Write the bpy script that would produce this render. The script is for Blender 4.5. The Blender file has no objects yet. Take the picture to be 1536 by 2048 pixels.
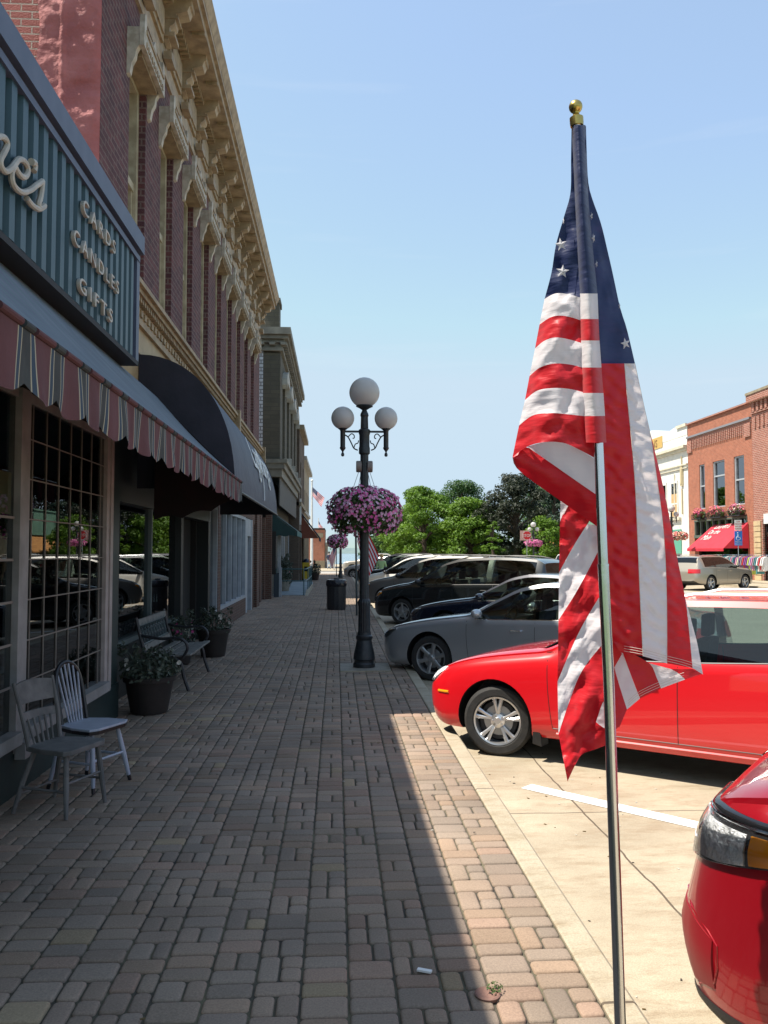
import bpy, bmesh, math, random
from mathutils import Vector, Matrix, noise
from mathutils.bvhtree import BVHTree
R = math.radians
random.seed(11)
S = bpy.context.scene
col = S.collection
# ---------------------------------------------------------------- camera
EYE = 1.75
F = 1650.0
phi = math.atan(95/1651.9); pit = math.atan(79/1650)
cw = Vector((math.sin(phi)*math.cos(pit), math.cos(phi)*math.cos(pit), math.sin(pit)))
cr = Vector((math.cos(phi), -math.sin(phi), 0)); cu = cr.cross(cw)
cd = bpy.data.cameras.new('camera'); cam = bpy.data.objects.new('camera', cd); col.objects.link(cam)
cd.sensor_fit = 'VERTICAL'; cd.sensor_height = 36; cd.lens = F/2048*36
cd.clip_start = 0.05; cd.clip_end = 9000
M = Matrix((cr, cu, -cw)).transposed().to_4x4(); M.translation = Vector((0, 0, EYE))
cam.matrix_world = M
S.camera = cam
# ---------------------------------------------------------------- sky and sun
SUNDIR = Vector((0.518, 0.035, -1.0)).normalized()          # where the light travels
el = math.asin(-SUNDIR.z); az = math.atan2(-SUNDIR.x, -SUNDIR.y)
wd = bpy.data.worlds.new('World'); S.world = wd; wd.use_nodes = True
nt = wd.node_tree; bg = nt.nodes['Background']
sk = nt.nodes.new('ShaderNodeTexSky'); sk.sky_type = 'NISHITA'; sk.sun_disc = False
sk.sun_elevation = el; sk.sun_rotation = az; sk.air_density = 1.25; sk.dust_density = 0.7; sk.ozone_density = 2.4
tc = nt.nodes.new('ShaderNodeTexCoord')
mp = nt.nodes.new('ShaderNodeMapping'); mp.inputs['Scale'].default_value = (2.2, 2.0, 26); mp.inputs['Rotation'].default_value = (0, R(14), 0)
ns = nt.nodes.new('ShaderNodeTexNoise'); ns.inputs['Scale'].default_value = 1.6; ns.inputs['Detail'].default_value = 8
rp = nt.nodes.new('ShaderNodeValToRGB'); rp.color_ramp.elements[0].position = .57; rp.color_ramp.elements[1].position = .9
rp.color_ramp.elements[1].color = (.16, .16, .16, 1)
mx = nt.nodes.new('ShaderNodeMixRGB'); mx.blend_type = 'MIX'; mx.inputs[2].default_value = (4.2, 4.3, 4.5, 1)
L = nt.links.new
L(tc.outputs['Generated'], mp.inputs[0]); L(mp.outputs[0], ns.inputs['Vector']); L(ns.outputs['Fac'], rp.inputs[0])
# summer haze: the clear sky mixed with an even pale blue and kept from whitening out near the horizon
hz_ = nt.nodes.new('ShaderNodeMixRGB'); hz_.inputs[0].default_value = .36; hz_.inputs[2].default_value = (2.50, 3.18, 3.90, 1)
cp_ = nt.nodes.new('ShaderNodeVectorMath'); cp_.operation = 'MINIMUM'; cp_.inputs[1].default_value = (2.62, 3.32, 3.92)
L(sk.outputs[0], hz_.inputs[1]); L(hz_.outputs[0], cp_.inputs[0])
L(rp.outputs[0], mx.inputs[0]); L(cp_.outputs[0], mx.inputs[1]); L(mx.outputs[0], bg.inputs[0])
bg.inputs[1].default_value = 0.132
sd = bpy.data.lights.new('sun', 'SUN'); sd.energy = 5.0; sd.angle = R(.5); sd.color = (1, .93, .82)
so = bpy.data.objects.new('sun', sd); col.objects.link(so)
so.rotation_euler = SUNDIR.to_track_quat('-Z', 'Y').to_euler()
S.view_settings.view_transform = 'Standard'; S.view_settings.look = 'None'
S.view_settings.exposure = 0.82; S.view_settings.gamma = 1
S.render.engine = 'CYCLES'
S.cycles.max_bounces = 8; S.cycles.transparent_max_bounces = 16

def P(px, py, Y):                                            # point of the plane Y= seen at a pixel of the photograph
    d = cw*F + cr*(px-768) - cu*(py-1024); t = Y/d.y
    return Vector((d.x*t, Y, EYE+d.z*t))
def G(px, py, z=0.0):
    d = cw*F + cr*(px-768) - cu*(py-1024); t = (z-EYE)/d.z
    return Vector((d.x*t, d.y*t, z))
def PX(px, py, X):
    d = cw*F + cr*(px-768) - cu*(py-1024); t = X/d.x
    return Vector((X, d.y*t, EYE+d.z*t))

# ---------------------------------------------------------------- object helpers
OFF = {}
def tag(o, label=None, cat=None, group=None, kind=None):
    if label: o['label'] = label
    if cat: o['category'] = cat
    if group: o['group'] = group
    if kind: o['kind'] = kind
    return o
def thing(name, label, cat, loc=(0, 0, 0), group=None):
    o = bpy.data.objects.new(name, None); col.objects.link(o); o.location = loc
    o.empty_display_size = .2
    OFF[o.name] = Vector(loc); return tag(o, label, cat, group)
def dup(root, loc=None, rotz=None, label=None, parent=None):
    r = root.copy(); col.objects.link(r)
    if parent: r.parent = parent
    OFF[r.name] = OFF.get(root.name, Vector())
    for ch in list(root.children): dup(ch, parent=r)
    if loc is not None: r.location = loc
    if rotz is not None: r.rotation_euler = (0, 0, rotz)
    if label: r['label'] = label
    return r
class MB:
    def __init__(s): s.v = []; s.f = []; s.m = []; s.cols = None
    def add(s, vs, fs, mi=0):
        o = len(s.v); s.v += [tuple(v) for v in vs]
        for f in fs: s.f.append([o+i for i in f]); s.m.append(mi)
    def box(s, x0, x1, y0, y1, z0, z1, mi=0):
        s.add([(x0,y0,z0),(x1,y0,z0),(x1,y1,z0),(x0,y1,z0),(x0,y0,z1),(x1,y0,z1),(x1,y1,z1),(x0,y1,z1)],
              [(0,3,2,1),(4,5,6,7),(0,1,5,4),(1,2,6,5),(2,3,7,6),(3,0,4,7)], mi); return s
    def obox(s, c, ax, ay, az_, mi=0):                       # oriented box: centre and three half-axes
        c = Vector(c); ax = Vector(ax); ay = Vector(ay); az_ = Vector(az_); vs = []
        for k in (-1, 1):
            for i, j in ((-1,-1),(1,-1),(1,1),(-1,1)): vs.append(c+ax*i+ay*j+az_*k)
        s.add(vs, [(0,3,2,1),(4,5,6,7),(0,1,5,4),(1,2,6,5),(2,3,7,6),(3,0,4,7)], mi); return s
    def bar(s, a, b, w, h=None, mi=0, up=(0,0,1)):
        a = Vector(a); b = Vector(b); d = b-a; h = h or w
        u = Vector(up)
        if abs(d.normalized().dot(u)) > .95: u = Vector((1, 0, 0))
        x = d.cross(u).normalized(); y = x.cross(d).normalized()
        return s.obox((a+b)/2, d/2, x*w/2, y*h/2, mi)
    def tube(s, pts, r, n=8, mi=0, cap=True):
        pts = [Vector(p) for p in pts]; rs = r if isinstance(r, (list, tuple)) else [r]*len(pts)
        o = len(s.v); prev = None
        for i, p in enumerate(pts):
            d = (pts[min(i+1, len(pts)-1)]-pts[max(i-1, 0)])
            if d.length < 1e-9: d = Vector((0,0,1))
            d.normalize()
            if prev is None:
                u = Vector((0,0,1)) if abs(d.z) < .9 else Vector((1,0,0))
                x = d.cross(u).normalized()
            else:
                x = (prev - d*prev.dot(d))
                x = x.normalized() if x.length > 1e-6 else d.orthogonal().normalized()
            prev = x; y = d.cross(x)
            for k in range(n):
                a = 2*math.pi*k/n; s.v.append(tuple(p+x*rs[i]*math.cos(a)+y*rs[i]*math.sin(a)))
        for i in range(len(pts)-1):
            for k in range(n):
                s.f.append([o+i*n+k, o+i*n+(k+1) % n, o+(i+1)*n+(k+1) % n, o+(i+1)*n+k]); s.m.append(mi)
        if cap:
            s.f.append([o+k for k in range(n)][::-1]); s.m.append(mi)
            s.f.append([o+(len(pts)-1)*n+k for k in range(n)]); s.m.append(mi)
        return s
    def lathe(s, prof, c=(0,0,0), n=24, mi=0, axis='z', flute=0):
        o = len(s.v); c = Vector(c)
        for (r, z) in prof:
            for k in range(n):
                a = 2*math.pi*k/n; rr = r*(1-(flute if k % 2 else 0)); x, y = rr*math.cos(a), rr*math.sin(a)
                s.v.append(tuple(c+(Vector((x, y, z)) if axis == 'z' else Vector((x, z, y)) if axis == 'y' else Vector((z, x, y)))))
        for i in range(len(prof)-1):
            for k in range(n):
                q = [o+i*n+k, o+i*n+(k+1) % n, o+(i+1)*n+(k+1) % n, o+(i+1)*n+k]
                s.f.append(q if axis != 'y' else q[::-1]); s.m.append(mi)
        return s
    def prism(s, poly, a0, a1, axis='y', mi=0):              # 2D polygon extruded along an axis
        def mk(p, t):
            if axis == 'y': return (p[0], t, p[1])
            if axis == 'x': return (t, p[0], p[1])
            return (p[0], p[1], t)
        n = len(poly); vs = [mk(p, a0) for p in poly]+[mk(p, a1) for p in poly]
        fs = [list(range(n))[::-1], [n+i for i in range(n)]]+[[i, (i+1) % n, n+(i+1) % n, n+i] for i in range(n)]
        s.add(vs, fs, mi); return s
    def ball(s, c, rx, ry=None, rz=None, n=12, mi=0):
        ry = ry or rx; rz = rz or rx; prof = [(math.sin(math.pi*i/n), -math.cos(math.pi*i/n)) for i in range(n+1)]
        o = len(s.v); c = Vector(c); m = n*2
        for (r, z) in prof:
            for k in range(m):
                a = 2*math.pi*k/m; s.v.append((c.x+rx*max(r,1e-4)*math.cos(a), c.y+ry*max(r,1e-4)*math.sin(a), c.z+rz*z))
        for i in range(n):
            for k in range(m):
                s.f.append([o+i*m+k, o+i*m+(k+1) % m, o+(i+1)*m+(k+1) % m, o+(i+1)*m+k]); s.m.append(mi)
        return s
    def build(s, name, mats, parent=None, smooth=False, fix=True, bevel=0, local=False, sharp=35):
        me = bpy.data.meshes.new(name)
        o = bpy.data.objects.new(name, me); col.objects.link(o)
        off = Vector()
        if parent is not None:
            o.parent = parent
            off = OFF.get(parent.name, Vector()) if not local else Vector()
            OFF[o.name] = off
        vs = [(v[0]-off.x, v[1]-off.y, v[2]-off.z) for v in s.v] if off.length > 0 else s.v
        me.from_pydata(vs, [], s.f); me.validate(verbose=False)
        if not isinstance(mats, (list, tuple)): mats = [mats]
        for m_ in mats: me.materials.append(m_)
        if len(me.polygons) == len(s.m): me.polygons.foreach_set('material_index', s.m)
        if s.cols and len(me.polygons) == len(s.cols):
            ca = me.color_attributes.new('Col', 'FLOAT_COLOR', 'CORNER'); dat = []
            for p_, c_ in zip(me.polygons, s.cols): dat += list(c_)*p_.loop_total
            ca.data.foreach_set('color', dat)
        if fix:
            bm = bmesh.new(); bm.from_mesh(me); bmesh.ops.recalc_face_normals(bm, faces=bm.faces)
            if bevel: bmesh.ops.bevel(bm, geom=[e for e in bm.edges if e.is_manifold and e.calc_face_angle(0) > .6], offset=bevel, segments=2, affect='EDGES', profile=.6)
            bm.to_mesh(me); bm.free()
        if smooth:
            for p_ in me.polygons: p_.use_smooth = True
            me.set_sharp_from_angle(angle=R(sharp))
        return o

# ---------------------------------------------------------------- materials
MATS = {}
def mat(name, c, rough=.6, metal=0, c2=None, scale=6, bump=0, bscale=40, coat=0, trans=0, spec=.5, detail=6, mix=(.35, .65), dist=.01, sheen=0):
    if name in MATS: return MATS[name]
    m = bpy.data.materials.new(name); m.use_nodes = True; nt = m.node_tree; b = nt.nodes['Principled BSDF']
    b.inputs['Base Color'].default_value = (*c, 1); b.inputs['Roughness'].default_value = rough; b.inputs['Metallic'].default_value = metal
    b.inputs['Specular IOR Level'].default_value = spec
    if coat: b.inputs['Coat Weight'].default_value = coat; b.inputs['Coat Roughness'].default_value = .03
    g = nt.nodes.new('ShaderNodeNewGeometry') if False else nt.nodes.new('ShaderNodeTexCoord')
    if c2:
        n = nt.nodes.new('ShaderNodeTexNoise'); n.inputs['Scale'].default_value = scale; n.inputs['Detail'].default_value = detail
        r_ = nt.nodes.new('ShaderNodeValToRGB'); e = r_.color_ramp.elements
        e[0].position, e[1].position = mix; e[0].color = (*c, 1); e[1].color = (*c2, 1)
        nt.links.new(g.outputs['Object'], n.inputs['Vector']); nt.links.new(n.outputs['Fac'], r_.inputs[0]); nt.links.new(r_.outputs[0], b.inputs['Base Color'])
    if bump:
        n2 = nt.nodes.new('ShaderNodeTexNoise'); n2.inputs['Scale'].default_value = bscale; n2.inputs['Detail'].default_value = 8
        bp = nt.nodes.new('ShaderNodeBump'); bp.inputs['Strength'].default_value = bump; bp.inputs['Distance'].default_value = dist
        nt.links.new(g.outputs['Object'], n2.inputs['Vector']); nt.links.new(n2.outputs['Fac'], bp.inputs['Height']); nt.links.new(bp.outputs[0], b.inputs['Normal'])
    if trans:
        t = nt.nodes.new('ShaderNodeBsdfTranslucent'); t.inputs[0].default_value = (*c, 1)
        if c2: nt.links.new(r_.outputs[0], t.inputs[0])
        if bump: nt.links.new(bp.outputs[0], t.inputs['Normal'])
        ms = nt.nodes.new('ShaderNodeMixShader'); ms.inputs[0].default_value = trans
        nt.links.new(b.outputs[0], ms.inputs[1]); nt.links.new(t.outputs[0], ms.inputs[2]); nt.links.new(ms.outputs[0], nt.nodes['Material Output'].inputs[0])
    MATS[name] = m; return m
def brick(name, c1, c2, mortar, w=.21, h=.07, ms=.010, rough=.85, var=.5, bump=.6, stain=None):
    if name in MATS: return MATS[name]
    m = bpy.data.materials.new(name); m.use_nodes = True; nt = m.node_tree; b = nt.nodes['Principled BSDF']; N = nt.nodes.new; K = nt.links.new
    b.inputs['Roughness'].default_value = rough
    g = N('ShaderNodeNewGeometry'); sx = N('ShaderNodeSeparateXYZ'); K(g.outputs['Position'], sx.inputs[0])
    ad = N('ShaderNodeMath'); ad.operation = 'ADD'; K(sx.outputs[0], ad.inputs[0]); K(sx.outputs[1], ad.inputs[1])
    cb = N('ShaderNodeCombineXYZ'); K(ad.outputs[0], cb.inputs[0]); K(sx.outputs[2], cb.inputs[1])
    t = N('ShaderNodeTexBrick'); K(cb.outputs[0], t.inputs['Vector']); t.inputs['Scale'].default_value = 1
    t.inputs['Brick Width'].default_value = w; t.inputs['Row Height'].default_value = h; t.inputs['Mortar Size'].default_value = ms
    t.inputs['Mortar Smooth'].default_value = .3; t.inputs['Bias'].default_value = 0
    t.inputs['Color1'].default_value = (*c1, 1); t.inputs['Color2'].default_value = (*c2, 1); t.inputs['Mortar'].default_value = (*mortar, 1)
    n = N('ShaderNodeTexNoise'); n.inputs['Scale'].default_value = 3; n.inputs['Detail'].default_value = 8; K(g.outputs['Position'], n.inputs['Vector'])
    mr = N('ShaderNodeMapRange'); K(n.outputs['Fac'], mr.inputs[0]); mr.inputs[3].default_value = 1-var*.6; mr.inputs[4].default_value = 1+var*.6
    mu = N('ShaderNodeVectorMath'); mu.operation = 'SCALE'; K(t.outputs['Color'], mu.inputs[0]); K(mr.outputs[0], mu.inputs['Scale']); K(mu.outputs[0], b.inputs['Base Color'])
    n2 = N('ShaderNodeTexNoise'); n2.inputs['Scale'].default_value = 60; K(g.outputs['Position'], n2.inputs['Vector'])
    sb = N('ShaderNodeMath'); sb.operation = 'MULTIPLY_ADD'; K(t.outputs['Fac'], sb.inputs[0]); sb.inputs[1].default_value = -1; K(n2.outputs['Fac'], sb.inputs[2])
    bp = N('ShaderNodeBump'); bp.inputs['Strength'].default_value = bump; bp.inputs['Distance'].default_value = .012; K(sb.outputs[0], bp.inputs['Height']); K(bp.outputs[0], b.inputs['Normal'])
    MATS[name] = m; return m
def glass(name, tint=(.3,.33,.32), ior=1.6, boost=1.0, rough=0.0, base=.0):
    if name in MATS: return MATS[name]
    m = bpy.data.materials.new(name); m.use_nodes = True; nt = m.node_tree; N = nt.nodes.new; K = nt.links.new
    nt.nodes.remove(nt.nodes['Principled BSDF'])
    tr = N('ShaderNodeBsdfTransparent'); tr.inputs[0].default_value = (*tint, 1)
    gl = N('ShaderNodeBsdfGlossy'); gl.inputs['Roughness'].default_value = rough; gl.inputs[0].default_value = (.95,.97,1,1)
    fr = N('ShaderNodeFresnel'); fr.inputs[0].default_value = ior
    ml = N('ShaderNodeMath'); ml.operation = 'MULTIPLY_ADD'; ml.use_clamp = True; K(fr.outputs[0], ml.inputs[0]); ml.inputs[1].default_value = boost; ml.inputs[2].default_value = base
    ms = N('ShaderNodeMixShader'); K(ml.outputs[0], ms.inputs[0]); K(tr.outputs[0], ms.inputs[1]); K(gl.outputs[0], ms.inputs[2])
    K(ms.outputs[0], nt.nodes['Material Output'].inputs[0]); MATS[name] = m; return m
M_black = mat('black_iron', (.012,.013,.016), .42, c2=(.03,.03,.034), scale=30, bump=.15, bscale=80)
M_lampmetal = mat('lamp_metal', (.012,.015,.018), .42, c2=(.024,.028,.031), scale=20, bump=.1, bscale=60)
M_globe = mat('globe_glass', (.66,.64,.62), .25, trans=.35, c2=(.60,.58,.56), scale=3)
M_chrome = mat('chrome', (.75,.75,.76), .08, 1)
M_steel = mat('steel_pole', (.66,.67,.68), .2, 1, bump=.05, bscale=20)
M_brass = mat('brass', (.62,.44,.13), .28, 1, c2=(.42,.30,.10), scale=18)
M_white = mat('white_paint', (.72,.72,.70), .5, c2=(.60,.60,.57), scale=4, bump=.1)
M_offw = mat('aged_white_trim', (.30,.285,.28), .55, c2=(.21,.20,.19), scale=5, bump=.2, bscale=50)
M_tan = mat('tan_trim_paint', (.42,.315,.20), .6, c2=(.26,.19,.12), scale=6, bump=.25, bscale=50)
M_gold = mat('gold_trim_paint', (.36,.26,.145), .6, c2=(.22,.155,.085), scale=9, bump=.3, bscale=60)
M_cream = mat('cream_hood_paint', (.52,.46,.37), .6, c2=(.33,.28,.21), scale=9, bump=.3, bscale=60)
M_yellow = mat('yellow_frame_paint', (.46,.40,.27), .6, c2=(.30,.25,.16), scale=6, bump=.3, bscale=50)
M_glass = glass('shop_glass', (.42,.45,.43), 1.55, 1.0, 0, .0)
M_glassup = glass('upper_glass', (.15,.17,.19), 1.6, 1.3, 0, .12)
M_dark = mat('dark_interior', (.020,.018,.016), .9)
M_bgreen = mat('dark_green_panel', (.012,.026,.026), .5, c2=(.02,.036,.034), scale=5)
# ================================================================ ground, road, sidewalk
def concrete(name, c1, c2, c3, joints=None):
    m = bpy.data.materials.new(name); m.use_nodes = True; nt = m.node_tree; b = nt.nodes['Principled BSDF']; N = nt.nodes.new; K = nt.links.new
    b.inputs['Roughness'].default_value = .85
    g = N('ShaderNodeNewGeometry')
    n1 = N('ShaderNodeTexNoise'); n1.inputs['Scale'].default_value = .9; n1.inputs['Detail'].default_value = 10; n1.inputs['Roughness'].default_value = .65; K(g.outputs['Position'], n1.inputs['Vector'])
    r1 = N('ShaderNodeValToRGB'); r1.color_ramp.elements[0].position = .36; r1.color_ramp.elements[1].position = .66
    r1.color_ramp.elements[0].color = (*c1, 1); r1.color_ramp.elements[1].color = (*c2, 1); K(n1.outputs['Fac'], r1.inputs[0])
    mp = N('ShaderNodeMapping'); mp.inputs['Rotation'].default_value = (0,0,R(-40)); mp.inputs['Scale'].default_value = (2.2, 7, 1); K(g.outputs['Position'], mp.inputs[0])
    n2 = N('ShaderNodeTexNoise'); n2.inputs['Scale'].default_value = 1.3; n2.inputs['Detail'].default_value = 12; n2.inputs['Roughness'].default_value = .75; K(mp.outputs[0], n2.inputs['Vector'])
    r2 = N('ShaderNodeValToRGB'); r2.color_ramp.elements[0].position = .48; r2.color_ramp.elements[1].position = .68; r2.color_ramp.elements[1].color = (.7,.7,.7,1); K(n2.outputs['Fac'], r2.inputs[0])
    mx = N('ShaderNodeMixRGB'); K(r2.outputs[0], mx.inputs[0]); K(r1.outputs[0], mx.inputs[1]); mx.inputs[2].default_value = (*c3, 1)
    n3 = N('ShaderNodeTexNoise'); n3.inputs['Scale'].default_value = 140; n3.inputs['Detail'].default_value = 4; K(g.outputs['Position'], n3.inputs['Vector'])
    mr = N('ShaderNodeMapRange'); K(n3.outputs['Fac'], mr.inputs[0]); mr.inputs[1].default_value = .3; mr.inputs[2].default_value = .7; mr.inputs[3].default_value = .82; mr.inputs[4].default_value = 1.14
    vm = N('ShaderNodeVectorMath'); vm.operation = 'SCALE'; K(mx.outputs[0], vm.inputs[0]); K(mr.outputs[0], vm.inputs['Scale'])
    out = vm.outputs[0]
    if joints:
        sx = N('ShaderNodeSeparateXYZ'); K(g.outputs['Position'], sx.inputs[0])
        jn = N('ShaderNodeTexNoise'); jn.inputs['Scale'].default_value = 2.5; jn.inputs['Detail'].default_value = 6; K(g.outputs['Position'], jn.inputs['Vector'])
        masks = []
        for axis, off, per, w in joints:
            a = N('ShaderNodeMath'); a.operation = 'SUBTRACT'; K(sx.outputs[axis], a.inputs[0]); a.inputs[1].default_value = off
            jj = N('ShaderNodeMath'); jj.operation = 'MULTIPLY_ADD'; K(jn.outputs['Fac'], jj.inputs[0]); jj.inputs[1].default_value = .05; K(a.outputs[0], jj.inputs[2])
            p_ = N('ShaderNodeMath'); p_.operation = 'PINGPONG'; K(jj.outputs[0], p_.inputs[0]); p_.inputs[1].default_value = per/2
            l_ = N('ShaderNodeMath'); l_.operation = 'LESS_THAN'; K(p_.outputs[0], l_.inputs[0]); l_.inputs[1].default_value = w; masks.append(l_)
        cur = masks[0].outputs[0]
        for k in masks[1:]:
            q = N('ShaderNodeMath'); q.operation = 'MAXIMUM'; K(cur, q.inputs[0]); K(k.outputs[0], q.inputs[1]); cur = q.outputs[0]
        m2 = N('ShaderNodeMixRGB'); K(cur, m2.inputs[0]); K(out, m2.inputs[1]); m2.inputs[2].default_value = (.10,.075,.05,1); out = m2.outputs[0]
    K(out, b.inputs['Base Color'])
    bp = N('ShaderNodeBump'); bp.inputs['Strength'].default_value = .35; bp.inputs['Distance'].default_value = .004; K(n3.outputs['Fac'], bp.inputs['Height']); K(bp.outputs[0], b.inputs['Normal'])
    MATS[name] = m; return m
M_road = concrete('parking_concrete', (.31,.26,.185), (.43,.37,.27), (.23,.16,.095), joints=[(1, 5.95, 4.6, .007), (0, 1.80, 4.1, .007)])
M_street = concrete('street_surface', (.30,.28,.25), (.36,.34,.30), (.26,.23,.20))
M_curb = concrete('curb_concrete', (.33,.28,.20), (.42,.365,.27), (.22,.16,.09), joints=[(1, 6.15, 2.9, .008)])
M_bed = mat('joint_sand', (.045,.038,.03), .95, c2=(.13,.115,.07), scale=3, bump=.6, bscale=150)
M_grass = mat('grass', (.05,.10,.02), .9, c2=(.08,.13,.03), scale=2)
M_stoneside = mat('stone_base', (.30,.27,.22), .85, c2=(.22,.20,.16), scale=8, bump=.4)
ROADZ = -.12
def sheet(name, x0, x1, y0, y1, z, m, kind='structure'):
    b = MB(); b.add([(x0,y0,z),(x1,y0,z),(x1,y1,z),(x0,y1,z)], [(0,1,2,3)]); return tag(b.build(name, m, fix=False), kind=kind)
sheet('ground', -400, 900, -60, 125, ROADZ-.05, M_grass)
sheet('parking_lane', 1.17, 7.6, -8, 66, ROADZ, M_road)
sheet('road', 7.6, 16.4, -8, 66, ROADZ, M_street)
sheet('far_parking_lane', 16.4, 21.0, -8, 66, ROADZ, M_road)
sheet('cross_street', -60, 70, 66, 78, ROADZ, M_street)
sheet('lakefront_plaza', -60, 12, 78, 118, ROADZ+.05, M_curb)
b = MB(); b.box(21.0, 25.6, -8, 66, ROADZ-.04, 0.0); tag(b.build('far_sidewalk', M_curb), kind='structure')
b = MB(); b.prism([(1.03,-.3),(1.19,-.3),(1.19,-.12),(1.172,-.01),(1.155,.004),(1.04,.004),(1.03,-.002)], -8, 66, 'y'); tag(b.build('curb', M_curb), kind='structure')
b = MB(); b.box(-3.3, 1.03, -8, 66, -.3, -.012); tag(b.build('paving_bed', M_bed), kind='structure')
# water and far shore
M_lake = mat('lake_water', (.10,.17,.22), .12, c2=(.20,.29,.33), scale=.03, bump=1, bscale=.6, dist=.8)
sheet('lake', -4000, 5000, 118, 3100, -6, M_lake)
b = MB(); xs = [(-2500+i*60) for i in range(120)]
for j, (yy, hh) in enumerate(((3000, 0), (3080, 1), (3400, 1.6))):
    for x in xs: b.v.append((x, yy, -7+hh*(15+4*noise.noise(Vector((x*.004, j, 0))))))
n = len(xs)
for j in range(2):
    for i in range(n-1): b.f.append([j*n+i, j*n+i+1, (j+1)*n+i+1, (j+1)*n+i]); b.m.append(0)
tag(b.build('far_hills', mat('hazy_hill', (.10,.15,.16), .9, c2=(.14,.19,.18), scale=.02), smooth=True), kind='structure')
# painted parking lines
M_line = mat('line_paint', (.80,.80,.78), .6, c2=(.62,.60,.54), scale=9, bump=.2, mix=(.55,.8))
A0 = G(1053, 1573, ROADZ); A1 = G(1372, 1646, ROADZ); dln = (A1-A0).normalized(); nl = Vector((-dln.y, dln.x, 0))
for k in range(12):
    o = A0+Vector((0, 4.6*k, 0)); e = o+dln*5.6; b = MB(); z = ROADZ+.004
    b.add([(q.x, q.y, z) for q in (o-nl*.075, e-nl*.075, e+nl*.075, o+nl*.075)], [(0,1,2,3)]); tag(b.build('parking_line', M_line, fix=False), kind='structure')
# the brick pavers, each one a tumbled block
def attr_mat(name, rough=.9, bump=.4, bscale=120, speck=.25):
    m = bpy.data.materials.new(name); m.use_nodes = True; nt = m.node_tree; b = nt.nodes['Principled BSDF']; N = nt.nodes.new; K = nt.links.new
    b.inputs['Roughness'].default_value = rough; b.inputs['Specular IOR Level'].default_value = .35
    a = N('ShaderNodeAttribute'); a.attribute_name = 'Col'; g = N('ShaderNodeNewGeometry')
    n3 = N('ShaderNodeTexNoise'); n3.inputs['Scale'].default_value = bscale; n3.inputs['Detail'].default_value = 6; n3.inputs['Roughness'].default_value = .7; K(g.outputs['Position'], n3.inputs['Vector'])
    mr = N('ShaderNodeMapRange'); K(n3.outputs['Fac'], mr.inputs[0]); mr.inputs[1].default_value = .3; mr.inputs[2].default_value = .7; mr.inputs[3].default_value = 1-speck; mr.inputs[4].default_value = 1+speck
    n4 = N('ShaderNodeTexNoise'); n4.inputs['Scale'].default_value = 1.1; n4.inputs['Detail'].default_value = 5; K(g.outputs['Position'], n4.inputs['Vector'])
    mr2 = N('ShaderNodeMapRange'); K(n4.outputs['Fac'], mr2.inputs[0]); mr2.inputs[1].default_value = .3; mr2.inputs[2].default_value = .7; mr2.inputs[3].default_value = .8; mr2.inputs[4].default_value = 1.15
    mm = N('ShaderNodeMath'); mm.operation = 'MULTIPLY'; K(mr.outputs[0], mm.inputs[0]); K(mr2.outputs[0], mm.inputs[1])
    vm = N('ShaderNodeVectorMath'); vm.operation = 'SCALE'; K(a.outputs['Color'], vm.inputs[0]); K(mm.outputs[0], vm.inputs['Scale']); K(vm.outputs[0], b.inputs['Base Color'])
    bp = N('ShaderNodeBump'); bp.inputs['Strength'].default_value = bump; bp.inputs['Distance'].default_value = .004; K(n3.outputs['Fac'], bp.inputs['Height']); K(bp.outputs[0], b.inputs['Normal'])
    MATS[name] = m; return m
M_paver = attr_mat('tumbled_paver')
PC = [(.30,.235,.19),(.33,.26,.21),(.36,.235,.18),(.27,.23,.20),(.27,.235,.20),(.25,.225,.20),(.37,.26,.18),(.34,.26,.20),(.31,.25,.195),(.44,.35,.20)]
rnd = random.Random(5); pb = MB(); pb.cols = []
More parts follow.
